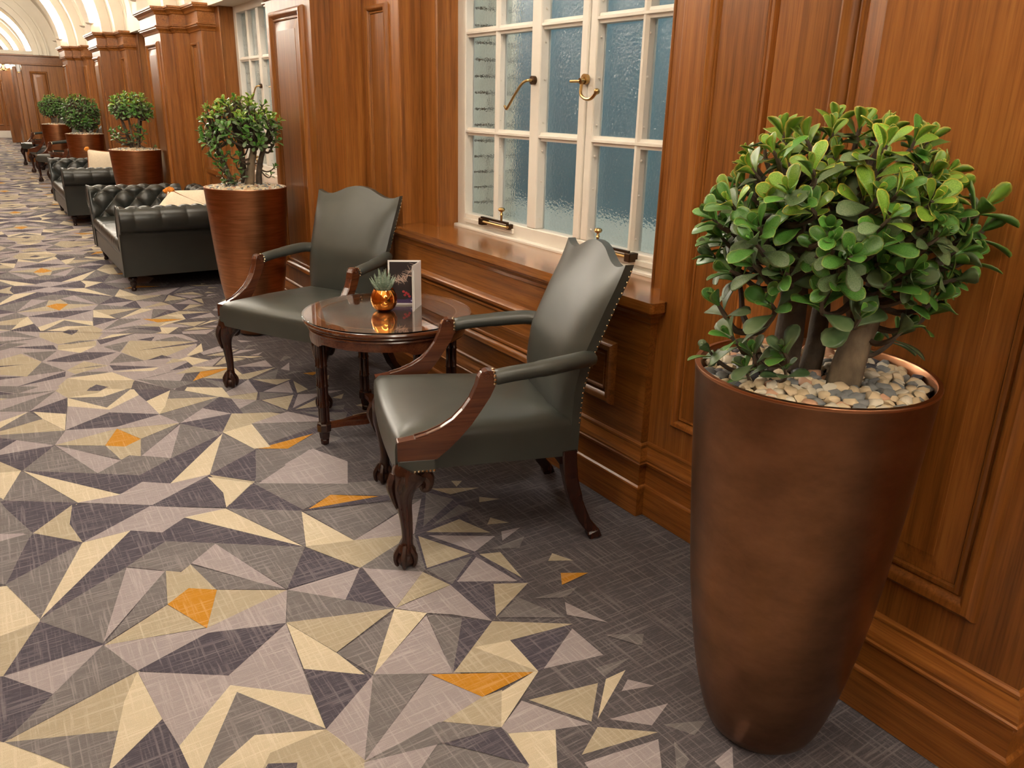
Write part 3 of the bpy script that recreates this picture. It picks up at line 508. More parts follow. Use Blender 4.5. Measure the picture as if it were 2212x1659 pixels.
for yc in allp:
    if abs(yc - (PIER0 + PITCH * 5)) < 0.1: continue
    arch(yc, 0.30, 1.335, 1.74, 'arch_rib', 'plaster', ceiling)
    arch(yc, 0.44, 1.452, 1.74, 'arch_rib', 'plaster', ceiling)
    arch(yc, 0.78, 1.575, 1.74, 'arch_rib', 'plaster', ceiling)
    for sg in (-1, 1):
        for d in (0.52, 0.90, 1.06, 1.5): 
            if yc < 20: arch(yc + sg * d, 0.012, 1.57 if d < 0.7 else 1.70, 1.74, 'arch_bead', 'plaster', ceiling)
        al = arch(yc + sg * 0.306, 0.006, 1.345, 1.442, 'arch_light', 'arch_light', None, 5.5, 174.5, 40)
        al_n = ARCHN.get(round((yc - PIER0) / PITCH), 'beyond the doorway partition')
        tag(al, 'glowing white light band on the ceiling arch ' + al_n, 'light', 'light bands on the ceiling arch ' + al_n)
        for ang in (4.6, 175.4):
            q = arc_pts(1.36, ang, ang, 1)[0]
            MB().lathe([(0.004, -0.010), (0.03, -0.006), (0.060, 0.012), (0.062, 0.014), (0.03, 0.0), (0.004, -0.004)], 20, (q[0] - (0.03 if ang < 90 else -0.03), yc + sg * 0.33), caps=False).build('light_dish', 'white', al, loc=(0, 0, q[1]))
# ================================================================== partition with doorway at the far end
part = empty('wall_end', (0, 0, 0)); tag(part, kind='structure')
for s_ in ('right', 'left'):
    pw = wbox(s_, 1.275, 2.44, YEND, YEND + 0.12, 0, 2.12).build('partition_wall', 'oak_v', part)
    mp_ = (lambda ss: (lambda a, b, h: (side_x(ss, a), YEND - h, b)))(s_)
    raised_panel(mp_, 1.42, 1.78, 0.42, 1.99, pw)
    wbox(s_, 1.275, 2.3, YEND - 0.03, YEND, 0, 0.28).build('partition_plinth', 'oak_h', part, bevel=0.006)
    wbox(s_, 1.16, 1.255, YEND - 0.05, YEND + 0.16, 0, 2.13).build('door_jamb', 'oak_v', part, bevel=0.006)
    wbox(s_, 1.10, 1.16, YEND + 0.0, YEND + 0.9, 0.01, 2.08).build('door_leaf', 'oak_v', part, bevel=0.004)
bm_ = MB(); bm_.box(2 * MIDX - 2.44, 2.44, YEND - 0.02, YEND + 0.14, 2.12, 2.335); bm_.box(2 * MIDX - 2.44, 2.44, YEND - 0.08, YEND + 0.2, 2.305, 2.34); bm_.box(2 * MIDX - 2.44, 2.44, YEND - 0.06, YEND + 0.18, 2.12, 2.155)
bm_.build('beam', 'oak_h', part, bevel=0.006)
arch(YEND, 0.10, 1.18, 1.74, 'arch_rib', 'plaster', part)
arch(YEND - 0.14, 0.03, 1.30, 1.36, 'arch_bead', 'plaster', part); arch(YEND - 0.14, 0.03, 1.46, 1.50, 'arch_bead', 'plaster', part)
MB().box(2 * MIDX - 2.0, 2.0, YEND - 0.06, YEND + 0.16, 2.335, 2.42).build('arch_base', 'plaster', part)
wb = MB().box(2 * MIDX - 2.5, 2.5, YB - 4.0, YB - 3.9, 0, 4.3).build('wall_far', 'oak_v'); tag(wb, kind='structure')
for k in range(6):
    a = 1.62 - 0.42 * k
    raised_panel(lambda u, b, h: (u, YB - 4.0 - h, b), a - 0.36, a, 0.42, 1.95, wb)
MB().box(2 * MIDX - 2.0, 2.0, YB - 4.03, YB - 4.0, 0.0, 0.24).build('far_plinth', 'white', wb)
for s_ in ('right', 'left'):
    fo = wbox(s_, 1.30, 2.44, 31.5, 31.7, 0, 2.335).build('far_partition', 'oak_v', wb)
    wbox(s_, 1.22, 1.30, 31.4, 31.75, 0, 2.2).build('far_jamb', 'oak_v', wb)
wb = MB().box(2 * MIDX - 2.5, 2.5, YA - 0.1, YA, 0, 4.3).build('wall_back', 'oak_v'); tag(wb, kind='structure')
# ================================================================== armchair (u: depth from the front leg, v: sideways, front = local +Y)
U0 = 0.35
def L(u, v, z): return (v, U0 - u, z)
def make_chair(label):
    ch = empty('armchair'); tag(ch, label, 'chair')
    # seat -------------------------------------------------------
    out = []
    nside = 10
    for i in range(nside + 1):                                   # front edge, slightly bowed
        t = -1 + 2 * i / nside; out.append((-0.022 - 0.012 * (1 - t * t), 0.332 * t))
    for i in range(1, nside + 1):
        t = i / nside; out.append((lerp(-0.02, 0.615, t), lerp(0.332, 0.262, t)))
    for i in range(1, nside + 1):
        t = i / nside; out.append((0.615, lerp(0.262, -0.262, t)))
    for i in range(1, nside):
        t = i / nside; out.append((lerp(0.615, -0.02, t), lerp(-0.262, -0.332, t)))
    cu, cv = 0.30, 0.0
    lev = [(1.0, 'b'), (1.0, 0.40), (1.0, 0.435), (0.992, 0.452), (0.972, 0.466), (0.93, 0.478), (0.82, 0.490), (0.6, 0.499), (0.3, 0.503), (0.02, 0.504)]
    rings = []
    for s_, z in lev:
        r = []
        for u, v in out:
            uu, vv = cu + (u - cu) * s_, cv + (v - cv) * s_
            zz = (0.358 - 0.055 * max(0, uu)) if z == 'b' else z - 0.03 * max(0, uu - 0.25)
            r.append(L(uu, vv, zz))
        rings.append(r)
    MB().rings(rings, True, True, True).build('seat', 'leather', ch)
    # back -------------------------------------------------------
    zs = [0.335, 0.42, 0.5, 0.58, 0.66, 0.74, 0.82, 0.89, 0.94, 0.975]
    rear = lambda z: interp([0.32, 0.41, 0.57, 0.69, 0.867, 0.952, 1.013, 1.06], [0.637, 0.640, 0.648, 0.674, 0.740, 0.774, 0.790, 0.800], z)
    half = lambda z: interp([0.33, 0.5, 0.7, 0.9, 1.0], [0.262, 0.262, 0.270, 0.282, 0.290], z)
    def top(t):                                                   # camel back with pointed ears
        a = abs(t); return interp([0, 0.15, 0.3, 0.45, 0.6, 0.75, 0.88, 1.0], [1.048, 1.045, 1.035, 1.016, 1.000, 0.993, 0.998, 1.012], a)
    nv, nz = 28, 18
    def surf(t, k, front):
        zb = 0.335; z = lerp(zb, top(t), k / nz)
        v = half(z) * t; ur = rear(z)
        th = interp([0.33, 0.45, 0.7, 0.95, 1.05], [0.05, 0.066, 0.088, 0.074, 0.050], z)
        edge = (1 - abs(t) ** 6) * (1 - (k / nz) ** 10)
        if front: return L(ur - 0.018 - (th - 0.018) * (0.30 + 0.70 * edge) - 0.012 * (1 - t * t) * math.sin(PI * k / nz), v, z)
        return L(ur + 0.004 * edge, v, z)
    mb = MB()
    for fr in (True, False):
        g = [[surf(-1 + 2 * i / nv, k, fr) for i in range(nv + 1)] for k in range(nz + 1)]
        mb.rings(g, closed=False, caps=False, smooth=True)
    loop = [(-1, k) for k in range(nz + 1)] + [(-1 + 2 * i / nv, nz) for i in range(1, nv + 1)] + [(1, k) for k in range(nz - 1, -1, -1)]
    mb.rings([[surf(t, k, True) for t, k in loop], [surf(t, k, False) for t, k in loop]], closed=False, caps=False, smooth=True)
    mb.build('backrest', 'leather', ch)
    nails = MB()
    for sg in (-1, 1):
        for i in range(30):                                        # nails down the back edge
            z = lerp(0.45, 0.99, i / 29); p = L(rear(z) - 0.004, sg * (half(z) + 0.0005), z); nails.ball(p, 0.0042, 6, 4)
        # arm pad
        path = [L(0.303, sg * 0.334, 0.664), L(0.36, sg * 0.334, 0.673), L(0.45, sg * 0.327, 0.680), L(0.54, sg * 0.313, 0.688), L(0.61, sg * 0.295, 0.692), L(0.66, sg * 0.262, 0.688)]
        MB().tube(smooth_path(path, 4), [0.021] + [0.026] * 8 + [0.028] * 12, 14, squash=1.25, up=(0, 0, 1)).build('arm_pad', 'leather', ch)
        for k in range(9):
            q = PI * (-0.15 + 1.3 * k / 8); nails.ball(L(0.302, sg * 0.334 + 0.030 * math.cos(q), 0.665 + 0.026 * math.sin(q)), 0.0058, 6, 4)
        # carved arm support: sweeps up from the seat rail to the scroll
        outer = [(-0.016, 0.403), (-0.016, 0.470), (0.040, 0.477), (0.081, 0.487), (0.128, 0.506), (0.167, 0.530), (0.200, 0.563), (0.225, 0.598), (0.244, 0.640), (0.252, 0.672), (0.262, 0.689), (0.280, 0.695), (0.303, 0.692)]
        inner = [(0.312, 0.670), (0.306, 0.640), (0.290, 0.605), (0.261, 0.560), (0.228, 0.512), (0.189, 0.468), (0.150, 0.430), (0.112, 0.400)]
        poly = outer + inner
        a, b = sorted((sg * 0.314, sg * 0.352))
        sup = MB().prism([(U0 - u, z) for u, z in poly], 'x', a, b).build('arm_support', 'mahog_r', ch, bevel=0.004)
        sc = MB()
        spir = [L(0.276 + (0.016 - 0.0012 * k) * math.cos(0.6 * k), 0, 0.676 + (0.016 - 0.0012 * k) * math.sin(0.6 * k)) for k in range(12)]
        for off in (a - 0.0015, b + 0.0015): sc.tube([(off, p[1], p[2]) for p in spir], 0.0026, 5)
        line = [(U0 - u - 0.006, z - 0.006) for u, z in outer[2:-2]]
        for off in (a + 0.004, b - 0.004): sc.tube([(off, u + 0.003, z + 0.009) for u, z in line], 0.0025, 5)
        sc.build('scroll_carving', 'mahog_r', sup)
        # leather corner block with nails
        a, b = sorted((sg * 0.312, sg * 0.350))
        MB().box(a, b, U0 - 0.110, U0 + 0.014, 0.354, 0.403).build('corner_block', 'leather', ch, bevel=0.005)
        for k in range(10):
            p = L(lerp(-0.010, 0.104, k / 9), sg * 0.3515, 0.361); nails.ball(p, 0.0056, 6, 4)
        for k in range(4): nails.ball(L(-0.0165, sg * lerp(0.318, 0.346, k / 3), 0.361), 0.0056, 6, 4)
        # cabriole front leg with claw and ball
        lg = MB()
        lg.tube(smooth_path([L(0.032, sg * 0.322, 0.358), L(0.014, sg * 0.328, 0.325), L(0.002, sg * 0.333, 0.285), L(0.004, sg * 0.332, 0.235), L(0.010, sg * 0.330, 0.175), L(0.013, sg * 0.329, 0.115), L(0.010, sg * 0.330, 0.080), L(0.006, sg * 0.332, 0.055)], 4),
                [0.060, 0.060, 0.059, 0.057, 0.053, 0.049, 0.045, 0.041, 0.037, 0.034, 0.031, 0.028, 0.026, 0.0245, 0.0235, 0.0225, 0.0215, 0.021, 0.020, 0.0195, 0.019, 0.0195, 0.020, 0.022, 0.024, 0.026, 0.028, 0.029, 0.029][:29], 12, square=False)
        leg = lg.build('leg', 'mahog', ch)
        kn = MB()
        kn.tube(smooth_path([L(-0.028, sg * 0.334, 0.352), L(-0.042, sg * 0.340, 0.315), L(-0.036, sg * 0.342, 0.275), L(-0.022, sg * 0.340, 0.225)], 4), [0.014, 0.014, 0.013, 0.013, 0.012, 0.012, 0.011, 0.010, 0.009, 0.008, 0.006, 0.004, 0.002], 6)
        for q, o in ((0.0, 0.03), (0.02, 0.022), (0.042, 0.012)):
            kn.tube(smooth_path([L(q, sg * 0.362, 0.352), L(q - 0.012, sg * (0.358 + o * 0.3), 0.318), L(q * 0.5 - 0.008, sg * 0.352, 0.272), L(0.0, sg * 0.346, 0.225)], 4), [0.013, 0.013, 0.012, 0.011, 0.011, 0.010, 0.009, 0.008, 0.007, 0.006, 0.004, 0.003, 0.002], 6)
        kn.tube(smooth_path([L(0.065, sg * 0.332, 0.352), L(0.088, sg * 0.332, 0.322), L(0.083, sg * 0.332, 0.290), L(0.066, sg * 0.332, 0.288), L(0.062, sg * 0.332, 0.305)], 4), [0.026, 0.025, 0.024, 0.022, 0.020, 0.018, 0.017, 0.016, 0.015, 0.014, 0.013, 0.012, 0.011, 0.011, 0.010, 0.010, 0.009], 8)
        kn.tube(smooth_path([L(0.02, sg * 0.275, 0.348), L(0.018, sg * 0.292, 0.318), L(0.012, sg * 0.312, 0.285)], 4), [0.022, 0.022, 0.020, 0.018, 0.016, 0.013, 0.010, 0.008, 0.006], 8)
        kn.build('knee_carving', 'carved', leg)
        ft = MB(); ft.ball((L(0.006, sg * 0.332, 0.030)), 0.030, 14, 9, (1.05, 1.05, 0.98))
        for k in range(5):
            q = 2 * PI * k / 5 + PI / 2; c_ = L(0.006, sg * 0.332, 0)
            ft.tube(smooth_path([(c_[0] + r * math.cos(q), c_[1] + r * math.sin(q), z) for r, z in ((0.014, 0.085), (0.024, 0.068), (0.033, 0.050), (0.036, 0.032), (0.032, 0.014), (0.028, 0.004))], 2), [0.008, 0.009, 0.0095, 0.010, 0.011, 0.010, 0.009, 0.0085, 0.008, 0.006, 0.004], 6)
        ft.build('claw_foot', 'carved', leg)
        # sabre rear leg
        MB().tube(smooth_path([L(0.606, sg * 0.245, 0.345), L(0.612, sg * 0.250, 0.26), L(0.634, sg * 0.258, 0.165), L(0.668, sg * 0.270, 0.075), L(0.700, sg * 0.277, 0.030), L(0.712, sg * 0.280, 0.0)], 4),
                  [0.027] * 5 + [0.025] * 4 + [0.022] * 4 + [0.020] * 4 + [0.024] * 4, 8, square=True, up=(1, 0, 0)).build('leg', 'mahog', ch, bevel=0.005)
    MB().box(-0.25, 0.25, U0 - 0.60, U0 - 0.575, 0.29, 0.34).build('rear_rail', 'mahog', ch)
    tag(nails.build('nail_heads', 'nail', ch), kind='stuff')
    return ch
CH2 = ((1.452, 2.372, 0), math.radians(72)); CH1 = ((1.456, 4.165, 0), math.radians(118.5))
chair = make_chair('grey-green leather armchair between the near copper planter and the vase table')
chair.location = CH2[0]; chair.rotation_euler = (0, 0, CH2[1])
c1 = copy_tree(chair); c1.location = CH1[0]; c1.rotation_euler = (0, 0, CH1[1]); c1['label'] = 'grey-green leather armchair between the vase table and the first tufted sofa'
FAR = []
for off, nm in ((PITCH * 3, 'beyond the two sofas'), (PITCH * 4, 'beside the panelled partition at the corridor end')):
    for (l, r) in (CH2, CH1):
        c = copy_tree(chair); c.location = (l[0], l[1] + off, 0); c.rotation_euler = (0, 0, r)
        c['label'] = 'distant dark leather armchair %s' % nm; c['group'] = 'distant armchairs %s' % nm
# ================================================================== round tables
TC = (1.487, 3.280)
def make_table(label):
    t = empty('round_table', (TC[0], TC[1], 0)); tag(t, label, 'table')
    top = MB().lathe([(0.30, 0.556), (0.366, 0.556), (0.372, 0.562), (0.370, 0.568), (0.380, 0.572), (0.383, 0.580), (0.380, 0.588), (0.374, 0.590), (0.001, 0.590)], 64, caps=False).build('table_top', 'veneer', t)
    MB().lathe([(0.318, 0.5905), (0.318, 0.5912), (0.374, 0.5912), (0.374, 0.5905)], 64, caps=False).build('cross_banding', 'veneer_edge', top)
    MB().lathe([(0.312, 0.5905), (0.312, 0.5916), (0.318, 0.5916), (0.318, 0.5905)], 64, caps=False).build('inlay_line', plain('boxwood inlay', (0.42, 0.19, 0.06), 0.2, coat=1.0), top)
    MB().lathe([(0.002, 0.5925), (0.3835, 0.5925), (0.3845, 0.5935), (0.3845, 0.5970), (0.3835, 0.5980), (0.002, 0.5980)], 64, caps=False).build('glass_top', 'clear', t)
    # apron, cut deeper over each leg
    n = 96; rr = []
    def low(a):
        d = abs((a + PI / 4) % (PI / 2) - PI / 4)
        return 0.487 if d < 0.16 else (0.500 if d < 0.22 else 0.505)
    mb = MB()
    ro = [[(r * math.cos(2 * PI * i / n), r * math.sin(2 * PI * i / n), z if z else low(2 * PI * i / n)) for i in range(n)] for r, z in ((0.335, 0.557), (0.335, None), (0.356, None), (0.357, 0.512), (0.357, 0.557))]
    mb.rings(ro, True, False, False).build('apron', 'mahog_r', t)
    MB().lathe([(0.356, 0.538), (0.362, 0.541), (0.364, 0.546), (0.362, 0.551), (0.356, 0.554)], 64, caps=False).build('apron_bead', 'mahog_r', t)
    for k in range(4):
        q = k * PI / 2 + math.radians(-2.0); c = (0.328 * math.cos(q), 0.328 * math.sin(q))
        lg = MB()
        for j in range(3):
            a = q + PI + 2 * PI * j / 3 if j else q + PI
            p = (c[0] + 0.0155 * math.cos(q + 2 * PI * j / 3 + PI / 3), c[1] + 0.0155 * math.sin(q + 2 * PI * j / 3 + PI / 3))
            prof = []
            for z in (0.095, 0.19, 0.285, 0.38, 0.50):
                prof += [(0.0125, z - 0.008), (0.0150, z - 0.004), (0.0150, z + 0.0), (0.0125, z + 0.004)]
            lg.lathe([(0.0125, 0.085)] + prof, 10, p)
        leg = lg.build('leg', 'mahog', t)
        ft = MB(); ft.lathe([(0.016, 0.0), (0.019, 0.004), (0.021, 0.022), (0.019, 0.026), (0.023, 0.034), (0.026, 0.060), (0.033, 0.068), (0.034, 0.100), (0.030, 0.106), (0.02, 0.11)], 8, c, smooth=False)
        ft.build('foot', 'mahog', leg)
        # cross stretcher: opens into an oval loop towards the middle
        d = Vector((math.cos(q), math.sin(q), 0)); s_ = Vector((-d.y, d.x, 0))
        st = MB()
        for sg in (-1, 1):
            st.tube([d * r + s_ * (sg * w) + Vector((0, 0, 0.088)) for r, w in ((0.315, 0.006), (0.27, 0.008), (0.23, 0.010), (0.19, 0.024), (0.14, 0.034), (0.09, 0.030), (0.045, 0.014), (0.0, 0.006))], 0.0105, 6, square=True, up=(0, 0, 1))
        st.build('stretcher', 'mahog_r', t)
    MB().lathe([(0.030, 0.078), (0.034, 0.084), (0.034, 0.098), (0.028, 0.104), (0.010, 0.110)], 20).build('stretcher_boss', 'mahog_r', t)
    return t
table = make_table('round mahogany table with glass top holding a copper vase and cards')
for off, nm in ((PITCH * 3, 'beyond the two sofas'), (PITCH * 4, 'beside the corridor-end partition')):
    c = copy_tree(table); c.location = (TC[0], TC[1] + off, 0); c['label'] = 'distant round mahogany table between armchairs ' + nm
# ------------------------------------------------------------------ copper vase with a small succulent
vs = empty('copper_vase', (1.480, 3.300, 0.598)); tag(vs, 'round polished copper vase on the glass-topped table', 'vase')
MB().lathe([(0.030, 0.0), (0.034, 0.001), (0.050, 0.014), (0.059, 0.034), (0.0615, 0.052), (0.058, 0.074), (0.050, 0.092), (0.046, 0.099), (0.044, 0.099), (0.048, 0.09), (0.04, 0.085), (0.001, 0.085)], 40, caps=False).build('vase_body', 'vase', vs)
MB().lathe([(0.044, 0.088), (0.001, 0.090)], 24, caps=False).build('vase_soil', 'soil', vs)
su = empty('succulent', (1.480, 3.300, 0.686)); tag(su, 'small spiky white-banded succulent growing in the copper vase', 'plant')
rs = random.Random(4)
for i in range(26):
    a = i * 2.399; lean = 0.10 + 0.95 * (i / 26.0); ln = 0.105 - 0.045 * (i / 26.0) + rs.uniform(-0.008, 0.008)
    d = Vector((math.cos(a), math.sin(a), 0)); path = []
    for k in range(6):
        t = k / 5; path.append(d * (0.006 + 0.020 * (i / 26.0) + math.sin(lean) * ln * t * (1 - 0.25 * t)) + Vector((0, 0, math.cos(lean * 0.75) * ln * t + 0.004)))
    MB().tube(path, [0.0050, 0.0072, 0.0066, 0.0050, 0.0030, 0.0006], 6).build('succulent_leaf', 'succulent', su)
# ------------------------------------------------------------------ folded menu cards standing on the table
def card_quad(name, p, q, h, parent, border=0.008, picture=True, z0=0.0):
    p, q = Vector((*p, 0)), Vector((*q, 0)); d = (q - p); ln = d.length; d.normalize(); nrm = Vector((d.y, -d.x, 0))
    P_ = lambda a, z, o: tuple(p + d * a + nrm * o + Vector((0, 0, z0 + z)))
    mb = MB(); t = 0.0006
    vs_ = [P_(a, z, o) for o in (-t, t) for a, z in ((0, 0), (ln, 0), (ln, h), (0, h))]
    mb.add(vs_, [(0, 1, 2, 3), (7, 6, 5, 4), (0, 4, 5, 1), (1, 5, 6, 2), (2, 6, 7, 3), (3, 7, 4, 0)])
    c = mb.build(name, 'card', parent)
    if picture:
        def flat(polys, mat, o, nm):
            m_ = MB()
            for poly in polys: m_.add([P_(a * ln, z * h, o) for a, z in poly], [tuple(range(len(poly)))])
            m_.build(nm, mat, c)
        bx, bz = border / ln, border / h
        flat([[(bx, bz), (1 - bx, bz), (1 - bx, 1 - bz), (bx, 1 - bz)]], 'ink', t + 0.0004, 'dark_print')
        flat([[(bx, bz), (1 - bx, bz), (1 - bx, 0.14), (0.75, 0.17), (0.5, 0.12), (bx, 0.12)]], 'violet', t + 0.0007, 'violet_print')
        rr_ = random.Random(3); nd = []
        for j in range(9):                                         # fir sprig
            cx_, cz = lerp(0.98, 0.22, j / 8), lerp(0.90, 0.50, j / 8) + 0.05 * math.sin(j)
            for k in range(13):
                a = rr_.uniform(0, 2 * PI); l_ = rr_.uniform(0.08, 0.20); w = 0.008
                ca, sa = math.cos(a), math.sin(a)
                e0, e1 = cx_ + l_ * ca * 1.3, cz + l_ * sa * 0.75
                if bx < e0 < 1 - bx and bz < e1 < 1 - bz and bx < cx_ < 1 - bx:
                    nd.append([(cx_ - w * sa, cz + w * ca * 0.6), (cx_ + w * sa, cz - w * ca * 0.6), (e0 + w * 0.4 * sa, e1 - w * 0.3 * ca), (e0 - w * 0.4 * sa, e1 + w * 0.3 * ca)])
        flat(nd, 'needles', t + 0.0010, 'fir_print')
        be = []
        for (cx_, cz) in ((0.46, 0.30), (0.54, 0.27), (0.50, 0.22), (0.60, 0.24), (0.93, 0.40), (0.93, 0.33), (0.64, 0.19)):
            if cx_ < 1 - bx - 0.04: be.append([(cx_ + 0.045 * math.cos(2 * PI * k / 10), cz + 0.028 * math.sin(2 * PI * k / 10)) for k in range(10)])
        flat(be, 'berry', t + 0.0013, 'berry_print')
        flat([[(0.72 + 0.05 * math.cos(2 * PI * k / 10), 0.09 + 0.02 * math.sin(2 * PI * k / 10)) for k in range(10)]], 'spark', t + 0.0013, 'glow_print')
    return c
mc = empty('menu_card', (0, 0, 0.598)); tag(mc, 'folded white-edged card with a fir sprig picture behind the copper vase', 'card')
card_quad('card_leaf', (1.542, 3.384), (1.678, 3.313), 0.212, mc)
card_quad('card_leaf', (1.678, 3.313), (1.578, 3.203), 0.212, mc, picture=False)
mi = empty('menu_insert', (0, 0, 0.598)); tag(mi, 'dark leaflet tucked inside the folded picture card', 'card')
card_quad('leaflet', (1.660, 3.318), (1.586, 3.222), 0.196, mi, border=0.002)
card_quad('leaflet', (1.586, 3.222), (1.592, 3.212), 0.190, mi, border=0.002, picture=False)
# ================================================================== chesterfield sofas
def make_sofa(label):
    so = empty('chesterfield_sofa'); tag(so, label, 'sofa', 'chesterfield sofas')
    HL = 0.86; XF, XB = -0.47, 0.47                              # half length, front, back (local x; front = -x)
    def puff(a, b, sa, sb, amt):
        p, q = a / sa + b / sb, a / sa - b / sb
        s = abs(math.sin(PI * p)) * abs(math.sin(PI * q))
        return amt * (s ** 0.40) - amt * 0.9
    # roll profile: (out, z) from the seat line, over the scroll, down the outside
    prof = []
    for i in range(9): t = i / 8; prof.append((0.0 - 0.035 * t * t, lerp(0.36, 0.585, t)))
    for i in range(1, 17):
        a = lerp(math.radians(12), math.radians(262), i / 16); prof.append((-0.140 + 0.105 * math.cos(a), 0.590 + 0.105 * math.sin(a)))
    prof += [(-0.142, 0.475), (-0.130, 0.44), (-0.124, 0.36), (-0.122, 0.28), (-0.120, 0.20), (-0.118, 0.135)]
    cum = [0]
    for a, b in zip(prof, prof[1:]): cum.append(cum[-1] + math.hypot(b[0] - a[0], b[1] - a[1]))
    def fine(n):
        o = []
        for i in range(n + 1):
            s = cum[-1] * i / n; k = max(j for j in range(len(cum)) if cum[j] <= s + 1e-9); k = min(k, len(cum) - 2); t = (s - cum[k]) / (cum[k + 1] - cum[k])
            o.append((lerp(prof[k][0], prof[k + 1][0], t), lerp(prof[k][1], prof[k + 1][1], t), s))
        return o
    FP = fine(110)
    def roll(length, n, place, name):
        rings = []
        for i in range(n + 1):
            a = length * i / n; r = []
            endk = min(1, min(a, length - a) / 0.03)
            for j, (o, z, s) in enumerate(FP):
                p0, p1 = FP[max(j - 1, 0)], FP[min(j + 1, len(FP) - 1)]
                tx, tz = p1[0] - p0[0], p1[1] - p0[1]; l_ = math.hypot(tx, tz); nx, nz = tz / l_, -tx / l_
                if s < 0.44: h = puff(a - 0.10, s - 0.105, 0.195, 0.225, 0.045)
                elif s < 0.62: h = -0.014 + 0.014 * abs(math.sin(PI * (a - 0.10) / 0.195)) ** 0.22
                else: h = 0.0
                h *= (0.25 + 0.75 * endk)
                r.append(place(a, o + nx * h, z + nz * h))
            rings.append(r)
        return MB().rings(rings, closed=False, caps=False, smooth=True).build(name, 'sofa_leather', so)
    D = XB - XF - 0.12
    for sg in (-1, 1):
        roll(D, 96, lambda a, o, z: (XF + a, sg * (HL - 0.10 - o), z), 'arm')
        # scroll facing at the arm front
        loop = [(sg * (HL - 0.10 - o), z) for o, z, s in FP]
        lo2 = loop + [(loop[0][0], 0.135)]
        mb = MB(); mb.prism(lo2, 'x', XF - 0.012, XF + 0.004); mb.build('arm_facing', 'sofa_leather', so, bevel=0.006)
        mb = MB(); mb.tube([(XF - 0.012, y, z) for y, z in loop[8:]], 0.006, 6); mb.build('arm_piping', 'sofa_leather', so)
    roll(2 * HL - 0.10, 170, lambda a, o, z: (XB - 0.145 - o, -HL + 0.05 + a, z), 'backrest')
    MB().box(XF + 0.02, XB - 0.02, -HL + 0.0, HL - 0.0, 0.135, 0.30).build('seat_frame', 'sofa_leather', so, bevel=0.02)
    # seat cushion with soft creases along the rolled front edge
    nx_, ny_ = 26, 60; rings = []
    for j in range(ny_ + 1):
        y = lerp(-HL + 0.13, HL - 0.13, j / ny_); r = []
        for i in range(nx_ + 1):
            t = i / nx_
            if t < 0.35:
                a = lerp(-PI / 2, PI / 2, t / 0.35); x, z = XF + 0.03 - 0.045 * math.cos(a), 0.345 + 0.065 * math.sin(a)
            else: x, z = lerp(XF + 0.03, XB - 0.15, (t - 0.35) / 0.65), 0.41 + 0.012 * math.sin(PI * (t - 0.35) / 0.65)
            w = 0.004 * math.sin(y * 70 + 3 * math.sin(y * 9)) * math.exp(-((t - 0.28) / 0.16) ** 2)
            r.append((x - w * 0.6, y, z + w))
        rings.append(r)
    MB().rings(rings, closed=False, caps=False, smooth=True).build('seat', 'sofa_leather', so)
    MB().box(XF - 0.004, XF + 0.03, -HL + 0.10, HL - 0.10, 0.135, 0.29).build('front_rail', 'sofa_leather', so, bevel=0.01)
    for sx in (XF + 0.055, XB - 0.08):
        for sy in (-HL + 0.085, HL - 0.085):
            lg = MB().lathe([(0.014, 0.0), (0.020, 0.004), (0.021, 0.018), (0.016, 0.026), (0.019, 0.034), (0.026, 0.062), (0.024, 0.078), (0.032, 0.086), (0.036, 0.100), (0.034, 0.110), (0.028, 0.116), (0.040, 0.122), (0.040, 0.140)], 14, (sx, sy))
            lg.build('leg', 'mahog', so)
    return so
sofa = make_sofa('black-green chesterfield sofa with two cream cushions beside the second copper planter')
SO1 = (1.355, 7.795, 0); SO2 = (1.345, 11.84, 0)
sofa.location = SO1
s2 = copy_tree(sofa); s2.location = SO2; s2['label'] = 'black-green chesterfield sofa between the third and fourth copper planters'
# cushions
def cushion_obj(loc, rot, label, size=0.46):
    cu = empty('cushion', loc); cu.rotation_euler = rot; tag(cu, label, 'cushion')
    n = 18; rings = []
    def pt(i, j, sg):
        a, b = -1 + 2 * i / n, -1 + 2 * j / n
        k = (1 - a ** 4) * (1 - b ** 4); th = 0.075 * (k ** 0.55)
        pin = 1 - 0.07 * (1 - a * a) * abs(b) ** 3; pin2 = 1 - 0.07 * (1 - b * b) * abs(a) ** 3
        return (sg * th, a * size / 2 * pin2, b * size / 2 * pin + size / 2)
    mb = MB()
    for sg in (-1, 1): mb.rings([[pt(i, j, sg) for i in range(n + 1)] for j in range(n + 1)], closed=False, caps=False, smooth=True)
    mb.build('cushion_cover', 'linen', cu)
    ed = [pt(i, 0, 0) for i in range(n)] + [pt(n, j, 0) for j in range(n)] + [pt(n - i, n, 0) for i in range(n)] + [pt(0, n - j, 0) for j in range(n + 1)]
    MB().tube(ed, 0.006, 6).build('cushion_piping', 'piping', cu)
    for sy in (-1, 1):
        for z in (0, size):
            t = MB(); t.ball((0, sy * size / 2, z), 0.026, 9, 6)
            for k in range(7): t.ball((rs.uniform(-.018, .018), sy * size / 2 + rs.uniform(-.02, .02), z + rs.uniform(-.02, .02)), 0.016, 6, 5)
            t.build('corner_tassel', 'tassel', cu)
    return cu
R = math.radians
cushion_obj((1.22, 7.13, 0.39), (R(24), R(46), R(58)), 'cream cushion with orange corner tassels, front one on the first sofa')
cushion_obj((1.42, 7.32, 0.39), (R(-4), R(42), R(50)), 'cream cushion with orange corner tassels, behind its twin on the first sofa')
cushion_obj((1.36, 11.22, 0.415), (R(4), R(12), R(70)), 'cream cushion with orange tassels on the farther sofa')
